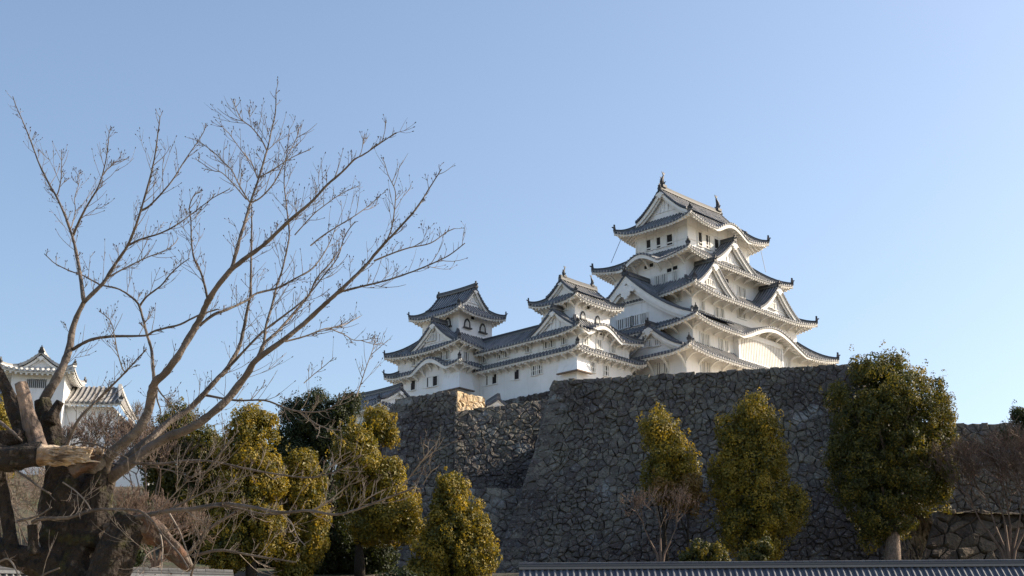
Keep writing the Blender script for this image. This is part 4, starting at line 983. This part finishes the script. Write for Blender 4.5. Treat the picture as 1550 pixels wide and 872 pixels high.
def grow_twig(p3, d3, L, r, depth, pale):
    mb = TW; pts = [p3]; d = Vector(d3); q = Vector(p3)
    for i in range(4):
        d = (d + Vector((0, 0, .13)) + rdir(rn) * .13).normalized(); q = q + d * L / 4; pts.append(q.copy())
    mb.tube(pts, [r, r * .85, r * .7, r * .58, r * .45], 4, cap=False)
    if rn.random() < .5:
        BUDS.tube([q - d * .002, q + d * .004, q + d * .011, q + d * .016], [.002, .0034, .0036, .001], 5)
    for i in range(1, 4):
        if rn.random() < .16:           # short spur with a bud
            s = (d + rdir(rn) * .9).normalized(); b = pts[i] + s * rn.uniform(.015, .05)
            mb.tube([pts[i], b], [r * .6, r * .4], 3, cap=False); BUDS.tube([b - s * .002, b + s * .006, b + s * .011], [.002, .0036, .001], 4)
    if depth > 0:
        for i in range(rn.choice((1, 1, 2, 2, 3))):
            j = rn.randint(1, 3); nd = (d + rdir(rn) * .75).normalized(); nd.y *= .6; grow_twig(pts[j], nd.normalized(), L * rn.uniform(.5, .85), r * .75, depth - 1, pale)
def limb(pts, r0, r1, slope=None, m='bark', name='limb', twigs=1.0, Y0=None, start=True, tl=1.0, jit=.10, n=8):
    """pts in photo pixels, radii in photo pixels"""
    sp = smooth(pts, 4); Y = Y0 if Y0 is not None else (depth_at(*pts[0], BY) if start else BY)
    tot = sum(math.dist(sp[i], sp[i + 1]) for i in range(len(sp) - 1)); slope = rn.uniform(-1.1, 1.1) if slope is None else slope
    P3 = []; rad = []; acc = 0; local = []
    for i, (x, y) in enumerate(sp):
        if i: acc += math.dist(sp[i - 1], sp[i])
        t = acc / tot; Yd = Y + slope * (acc / 300) + .05 * math.sin(acc / 23 + r0)
        r = (.83 if r0 < 6 else .83 + .17 * (1 - t)) * (r0 + (r1 - r0) * t ** .75) * (1 + rn.uniform(-jit, jit) * (1 if r0 > 2 else .3)) * PXM
        w_ = min(1.2, .25 * r0) * .5
        P3.append(to3(x + rn.uniform(-w_, w_) * .5, y + rn.uniform(-w_, w_) * .5, Yd)); rad.append(max(r, .0028)); local.append((x, y, Yd))
    nodes.extend(local); mb = MB(); mb.tube(P3, rad, n if r0 > 3 else 6, jit=.07 if r0 > 3 else 0)
    if r0 < 1.9: TW.tube(P3, rad, 5)
    else: mb.build(name, M[m], CT, CO, smooth=True)
    if twigs:
        acc = 0; nxt = rn.uniform(6, 16); sgn = 1
        for i in range(1, len(sp)):
            acc += math.dist(sp[i - 1], sp[i]); rp = rad[i] / PXM
            if rp > 6: continue
            while nxt < acc:
                nxt += rn.uniform(4.5, 13) / twigs * (1 if rp < 3 else 1.8); sgn = -sgn
                d = (P3[i] - P3[i - 1]).normalized(); side = Vector((-d.z, rn.uniform(-.7, .7), d.x)) * sgn
                if rn.random() < .3: side = -side
                nd = (d * rn.uniform(.5, 1.1) + side * rn.uniform(.5, 1.0) + Vector((0, 0, .25))).normalized()
                mid = 1 if .15 < acc / tot < .8 else 0; Lt = (rn.uniform(8, 26) if rn.random() < (.55 if mid else .8) else rn.uniform(26, 62)) * PXM * tl * (1.1 - .55 * acc / tot)
                grow_twig(P3[i], nd, Lt, rn.uniform(.42, .72) * PXM, rn.choice((0, 1, 1, 2, 2) if mid else (0, 0, 1, 1)), False)
# trunk, heavy limbs, stubs
def heavy(pts, rs, m, name, Y=BY, n=14, jit=.10, bumps=.12, slope=0):
    sp = smooth(pts, 5); k = (len(sp) - 1) / (len(rs) - 1); P3 = []; rad = []; acc = 0
    for i, (x, y) in enumerate(sp):
        if i: acc += math.dist(sp[i - 1], sp[i])
        j = min(len(rs) - 2, int(i / k)); t = i / k - j; Yd = Y + slope * acc / 100
        P3.append(to3(x, y, Yd)); rad.append((rs[j] + (rs[j + 1] - rs[j]) * t) * PXM); nodes.append((x, y, Yd))
    mb = MB(); N = n * 2; ref = None; prev = None
    for i, p in enumerate(P3):
        d = (P3[min(i + 1, len(P3) - 1)] - P3[max(i - 1, 0)]).normalized()
        if ref is None: ref = d.orthogonal().normalized()
        ref = (ref - d * ref.dot(d)).normalized(); b = d.cross(ref); ring = []
        for kx in range(N):
            a = 2 * math.pi * kx / N; v = ref * math.cos(a) + b * math.sin(a)
            q = p + v * rad[i]; q += v * rad[i] * (bumps * 2.0 * noise.noise(q * 6.0) + bumps * noise.noise(q * 19.0) + .10 * math.sin(a * 5 + 3 * noise.noise(p * 4)))
            ring.append(mb.vert(q))
        if prev:
            for kx in range(N): mb.face(prev[kx], prev[(kx + 1) % N], ring[(kx + 1) % N], ring[kx])
        else: mb.face(*ring[::-1])
        prev = ring
    c = mb.vert(P3[-1] - d * rad[-1] * .25)
    for kx in range(N): mb.face(prev[kx], prev[(kx + 1) % N], c)
    return mb.build(name, M[m], CT, CO, smooth=True)
heavy([(128, 1320), (122, 1050), (122, 920), (118, 850), (112, 790), (108, 740), (112, 700)], [70, 62, 54, 46, 42, 38, 28], 'trunkbark', 'trunk')
heavy([(150, 930), (163, 880), (175, 835), (192, 800), (203, 782)], [34, 30, 26, 23, 17], 'trunkbark', 'stem', 11.75)
heavy([(132, 830), (140, 780), (152, 735), (168, 702)], [30, 26, 20, 14], 'trunkbark', 'stem', 11.9)
heavy([(140, 900), (100, 868), (60, 850), (20, 842), (-30, 820), (-60, 790)], [34, 30, 22, 18, 15, 14], 'trunkbark', 'limb', 11.9)
heavy([(20, 850), (14, 800), (6, 760), (-2, 700)], [13, 9, 9, 8], 'trunkbark', 'limb', 11.85)
heavy([(90, 760), (92, 715), (84, 680), (74, 645), (64, 605)], [24, 21, 18, 17, 11], 'trunkbark', 'stem', 12.05)
heavy([(76, 640), (84, 622), (92, 608)], [11, 7, 6], 'trunkbark', 'stub', 11.95)
heavy([(-40, 690), (10, 693), (40, 690), (62, 688)], [21, 18, 17, 17], 'trunkbark', 'broken_limb', 11.6)
heavy([(60, 688), (85, 688), (115, 689), (140, 690)], [15, 14, 13, 11], 'palewood', 'split_wood', 11.57, bumps=.2)
heavy([(108, 716), (128, 705), (143, 700), (150, 690)], [10, 13, 13, 10], 'redwood', 'split_wood', 11.62, bumps=.25)
heavy([(150, 735), (152, 712), (150, 686)], [9, 8, 7], 'trunkbark', 'stub', 11.66, bumps=.25)
heavy([(64, 700), (56, 672), (47, 640), (38, 608), (31, 580)], [14, 12, 11, 9.5, 8], 'stub', 'stub', 11.75, bumps=.10)
heavy([(48, 690), (34, 655), (20, 615), (8, 585), (-16, 540)], [13, 12, 11, 8, 7], 'trunkbark', 'limb', 12.05)
heavy([(-30, 668), (0, 668), (22, 664), (30, 650)], [15, 16, 12, 7], 'trunkbark', 'limb', 11.7)
heavy([(202, 786), (216, 795), (236, 808), (256, 826), (274, 846), (288, 862)], [17, 17, 16, 13, 11, 6], 'redwood', 'broken_limb', 11.8, bumps=.16)
heavy([(52, 840), (50, 815), (49, 795)], [8, 7, 7], 'trunkbark', 'stub', 11.7)
spl = MB()
for i in range(46):
    t = rn.random(); x = 64 + 70 * t; y = 680 + rn.uniform(-3, 22) ; q = to3(x, y, 11.57 - .055 + rn.uniform(-.03, .02)); L_ = rn.uniform(.04, .13)
    d = Vector((1, rn.uniform(-.2, .2), rn.uniform(-.22, .12))).normalized(); spl.tube([q, q + d * L_ * .5 + Vector((0, -.008, .004)), q + d * L_], [.004, rn.uniform(.006, .016), .002], 4)
spl.build('splinters', M['palewood'], CT, CO); spl = MB()
for i in range(14):
    q = to3(150 + rn.uniform(-5, 5), 686 + rn.uniform(-4, 12), 11.62); d = Vector((rn.uniform(-.3, .5), rn.uniform(-.3, .2), rn.uniform(.2, 1))).normalized(); spl.tube([q, q + d * rn.uniform(.04, .11)], [.014, .002], 4)
spl.build('splinters', M['palewood'], CT, CO)
# long limbs
limb([(66, 606), (85, 575), (98, 548), (105, 525), (112, 490), (127, 457)], 9, 4.6, .3, twigs=.3)
limb([(127, 457), (121, 415), (113, 370), (105, 345), (98, 325), (85, 297), (75, 280), (60, 250), (47, 215), (33, 180), (24, 160), (19.5, 146)], 4.0, .8, .9)
limb([(111, 356), (121, 332), (134, 308), (150, 280), (160, 244), (164, 215), (165, 200)], 2.6, .7)
limb([(150, 280), (157, 263), (172, 248), (187, 241)], 1.2, .6)
limb([(85, 298), (89, 288), (93, 264), (93, 226)], 1.5, .6)
limb([(108, 345), (114, 320), (113, 300), (120, 275), (116, 262)], 1.2, .6)
limb([(127, 457), (155, 430), (165, 415), (180, 392), (193, 372), (204, 346), (213, 319), (227, 270), (235, 233), (242, 178)], 4.2, .8, -.6)
limb([(213, 319), (227, 311), (247, 290), (263, 270), (279, 244), (299, 215), (309, 198), (311, 186)], 2.0, .7)
limb([(193, 372), (214, 362), (243, 353), (268, 340), (297, 319), (322, 300), (348, 286)], 2.2, .7)
limb([(165, 419), (191, 405), (222, 390), (248, 380), (263, 370), (270, 360)], 1.8, .7)
limb([(233, 577), (231, 545), (229, 528), (223, 508), (217, 485), (211, 464), (204, 454), (188, 442), (175, 436), (155, 432), (144, 427), (124, 416), (111, 412), (85, 400), (67, 384)], 3.4, .8, .5, twigs=.7)
limb([(211, 464), (222, 449), (243, 433), (258, 415), (273, 401), (287, 391)], 2.2, .9)
limb([(110, 529), (129, 518), (147, 512), (175, 509), (219, 508), (232, 502), (248, 497), (273, 491), (299, 478), (330, 468)], 3.4, 1.3, -.5, twigs=.6)
limb([(157, 712), (168, 688), (191, 667), (212, 647), (224, 624), (230, 595), (235, 578), (248, 567), (268, 541), (287, 510), (304, 480), (315, 456), (333, 428), (351, 407)], 8.5, 4.8, -.5, twigs=.35)
limb([(351, 407), (356, 387), (364, 358), (372, 332), (379, 307), (392, 269), (404, 228), (412, 193), (417, 168), (418, 136)], 3.6, .8, .4)
limb([(351, 407), (374, 389), (400, 370), (438, 334), (470, 307), (495, 280), (517, 261), (536, 242), (552, 233), (571, 220), (599, 201)], 4.4, .8, -.8)
limb([(315, 457), (310, 433), (304, 412), (294, 392), (290, 368), (289, 335), (287, 311), (297, 290)], 2.6, .9)
limb([(302, 493), (324, 476), (343, 469), (373, 455), (389, 444), (419, 436), (452, 419), (473, 406), (490, 384), (500, 365), (510, 340)], 2.9, .8, .8)
limb([(160, 720), (186, 699), (206, 681), (232, 660), (258, 637), (284, 621), (310, 595), (330, 572), (341, 562), (360, 530), (368, 503), (373, 476), (379, 446), (380, 411), (381, 357), (381, 310)], 7.5, 1.2, .5, twigs=.7)
limb([(341, 562), (378, 522), (403, 498), (435, 474), (465, 449), (490, 417), (511, 390), (522, 357), (538, 335)], 2.8, .8, -.3)
limb([(396, 532), (399, 522), (403, 492), (411, 465), (419, 433), (427, 409), (433, 384), (438, 352), (433, 307), (430, 269), (434, 234), (438, 196)], 3.0, .8, .7)
limb([(160, 728), (193, 704), (232, 675), (258, 660), (284, 650), (310, 634), (335, 613), (350, 598), (374, 566), (389, 544), (430, 514), (460, 490), (487, 465), (511, 443), (525, 430), (547, 409), (566, 387), (585, 365), (598, 352), (628, 318), (655, 277), (668, 256)], 9.5, .9, -.3, twigs=.9)
limb([(511, 443), (538, 436), (571, 428), (593, 422), (625, 411), (652, 400), (679, 387), (704, 368)], 2.2, .8)
limb([(566, 395), (593, 384), (620, 375), (652, 368), (675, 352), (688, 346)], 1.7, .8)
limb([(432, 517), (462, 509), (490, 498), (511, 495), (530, 487), (545, 479)], 1.8, .8)
limb([(500, 498), (520, 506), (536, 515), (556, 514), (567, 509)], 1.2, .6)
limb([(389, 545), (400, 520), (419, 503), (443, 476), (468, 446), (479, 422), (500, 398), (517, 373)], 3.4, 1.0, .6)
limb([(585, 365), (593, 345), (598, 310), (598, 288), (588, 266), (582, 246)], 1.5, .7)
limb([(392, 269), (416, 255), (441, 239), (465, 228)], 1.4, .7)
limb([(379, 307), (395, 299), (416, 275), (432, 242), (449, 209), (453, 192)], 1.6, .7)
limb([(379, 307), (373, 299), (362, 280), (351, 258), (338, 245), (324, 231), (300, 213)], 1.5, .7)
limb([(404, 228), (396, 212), (381, 193), (365, 180), (355, 158), (353, 150)], 1.4, .7)
limb([(390, 270), (381, 247), (370, 234), (346, 201)], 1.2, .6)
limb([(373, 302), (351, 276), (335, 261), (322, 258), (300, 243)], 1.3, .6)
limb([(470, 372), (490, 356), (517, 339), (538, 326), (560, 310), (576, 295)], 1.6, .7)
limb([(446, 356), (473, 326), (490, 312), (517, 293), (544, 281)], 1.3, .7)
limb([(310, 598), (356, 606), (400, 606), (430, 617), (453, 623), (490, 622), (518, 605), (540, 590)], 2.4, .8, -.8)
limb([(440, 620), (456, 625), (478, 641), (500, 650), (515, 651)], 1.4, .7, -.8)
limb([(540, 600), (552, 563), (564, 530), (569, 514)], 1.3, .6)
limb([(460, 580), (476, 566), (490, 555), (506, 541)], 1.0, .6)
limb([(100, 676), (111, 650), (124, 629), (155, 598), (191, 562), (222, 528)], 3.4, 1.2, -.6)
limb([(191, 562), (186, 559), (178, 533), (169, 490), (155, 474)], 1.3, .6)
limb([(235, 580), (243, 595), (258, 611), (271, 626)], 1.8, .9, -.4)
limb([(237, 590), (238, 605), (243, 624), (236, 640)], 2.0, .9, .4)
limb([(170, 703), (214, 702), (248, 702), (291, 697), (330, 700), (366, 708), (413, 717), (467, 723), (497, 717), (520, 708), (545, 690)], 2.9, .9, -.8)
limb([(137, 807), (155, 799), (180, 789), (219, 781), (258, 773), (289, 771), (335, 763), (378, 767), (425, 776), (467, 773), (508, 779), (541, 771), (586, 754), (627, 739)], 5.5, 1.1, -1.0, twigs=.8)
limb([(289, 770), (330, 766), (362, 770), (400, 778), (430, 778)], 2.6, 1.2, -.4, twigs=.5)
limb([(49, 791), (64, 785), (103, 784), (139, 773), (181, 771), (214, 775), (232, 791), (248, 812), (271, 838), (286, 861)], 3.8, 1.3, -.5, twigs=.5)
limb([(286, 838), (307, 812), (325, 794), (356, 776), (372, 768)], 3.4, 1.8, -.6, Y0=11.75)
limb([(292, 842), (330, 833), (361, 837), (400, 844), (448, 851)], 3.2, 1.0, -.6, Y0=11.75)
limb([(289, 872), (299, 838), (317, 781)], 2.0, 1.0, -.6, Y0=11.7)
limb([(286, 758), (299, 732), (322, 701), (345, 670), (361, 652)], 2.0, .9, -.6)
limb([(258, 771), (310, 745), (345, 730), (374, 720)], 2.0, .8, -.6)
limb([(227, 706), (271, 715), (290, 722), (310, 713)], 1.4, .7, -.6)
limb([(240, 773), (276, 736), (300, 716)], 1.3, .6, -.6)
limb([(242, 807), (246, 828), (245, 850), (244, 869)], 1.7, .9, -.4, Y0=11.65)
limb([(243, 828), (222, 840), (217, 855), (217, 868)], 1.3, .7, -.4, Y0=11.6)
limb([(255, 775), (272, 805), (283, 835), (289, 853)], 1.8, 1.0, -.4, Y0=11.65)
limb([(541, 771), (556, 755), (580, 742)], 1.2, .7, -.6)
limb([(470, 774), (500, 757), (535, 727), (548, 712)], 1.5, .7, -.6)
limb([(610, 735), (618, 725), (637, 700), (656, 676)], 1.2, .7, -.6)
limb([(640, 734), (652, 715), (661, 708)], 1.0, .6, -.6)
limb([(425, 776), (440, 790), (450, 812), (462, 826)], 1.3, .6, -.6)
limb([(15, 706), (39, 722), (59, 737), (77, 748)], 2.6, 1.6, -.4, Y0=11.6, twigs=.3)
limb([(-10, 632), (0, 639), (20, 655), (33, 668)], 3.4, 2.4, -.4, Y0=11.7, twigs=.3)
limb([(101, 678), (121, 670), (145, 673), (170, 683), (193, 693)], 1.9, 1.0, -.5, Y0=11.6)
limb([(95, 730), (113, 742), (129, 758), (137, 771)], 1.5, 1.0, -.4, Y0=11.5)
limb([(26, 789), (57, 781), (78, 768)], 2.2, 1.5, -.4, Y0=11.6, twigs=.3)
limb([(0, 850), (12, 846), (22, 858), (30, 880)], 1.8, 1.2, -.4, Y0=11.4, twigs=.2)
limb([(50, 880), (70, 868), (90, 860)], 2.0, 1.4, 0, Y0=11.4, twigs=.2)
limb([(480, 722), (500, 706), (518, 690), (530, 684)], 1.2, .6, -.6)
TW.build('twigs', M['twig'], CT, CO); BUDS.build('buds', M['bud'], CT, CO)
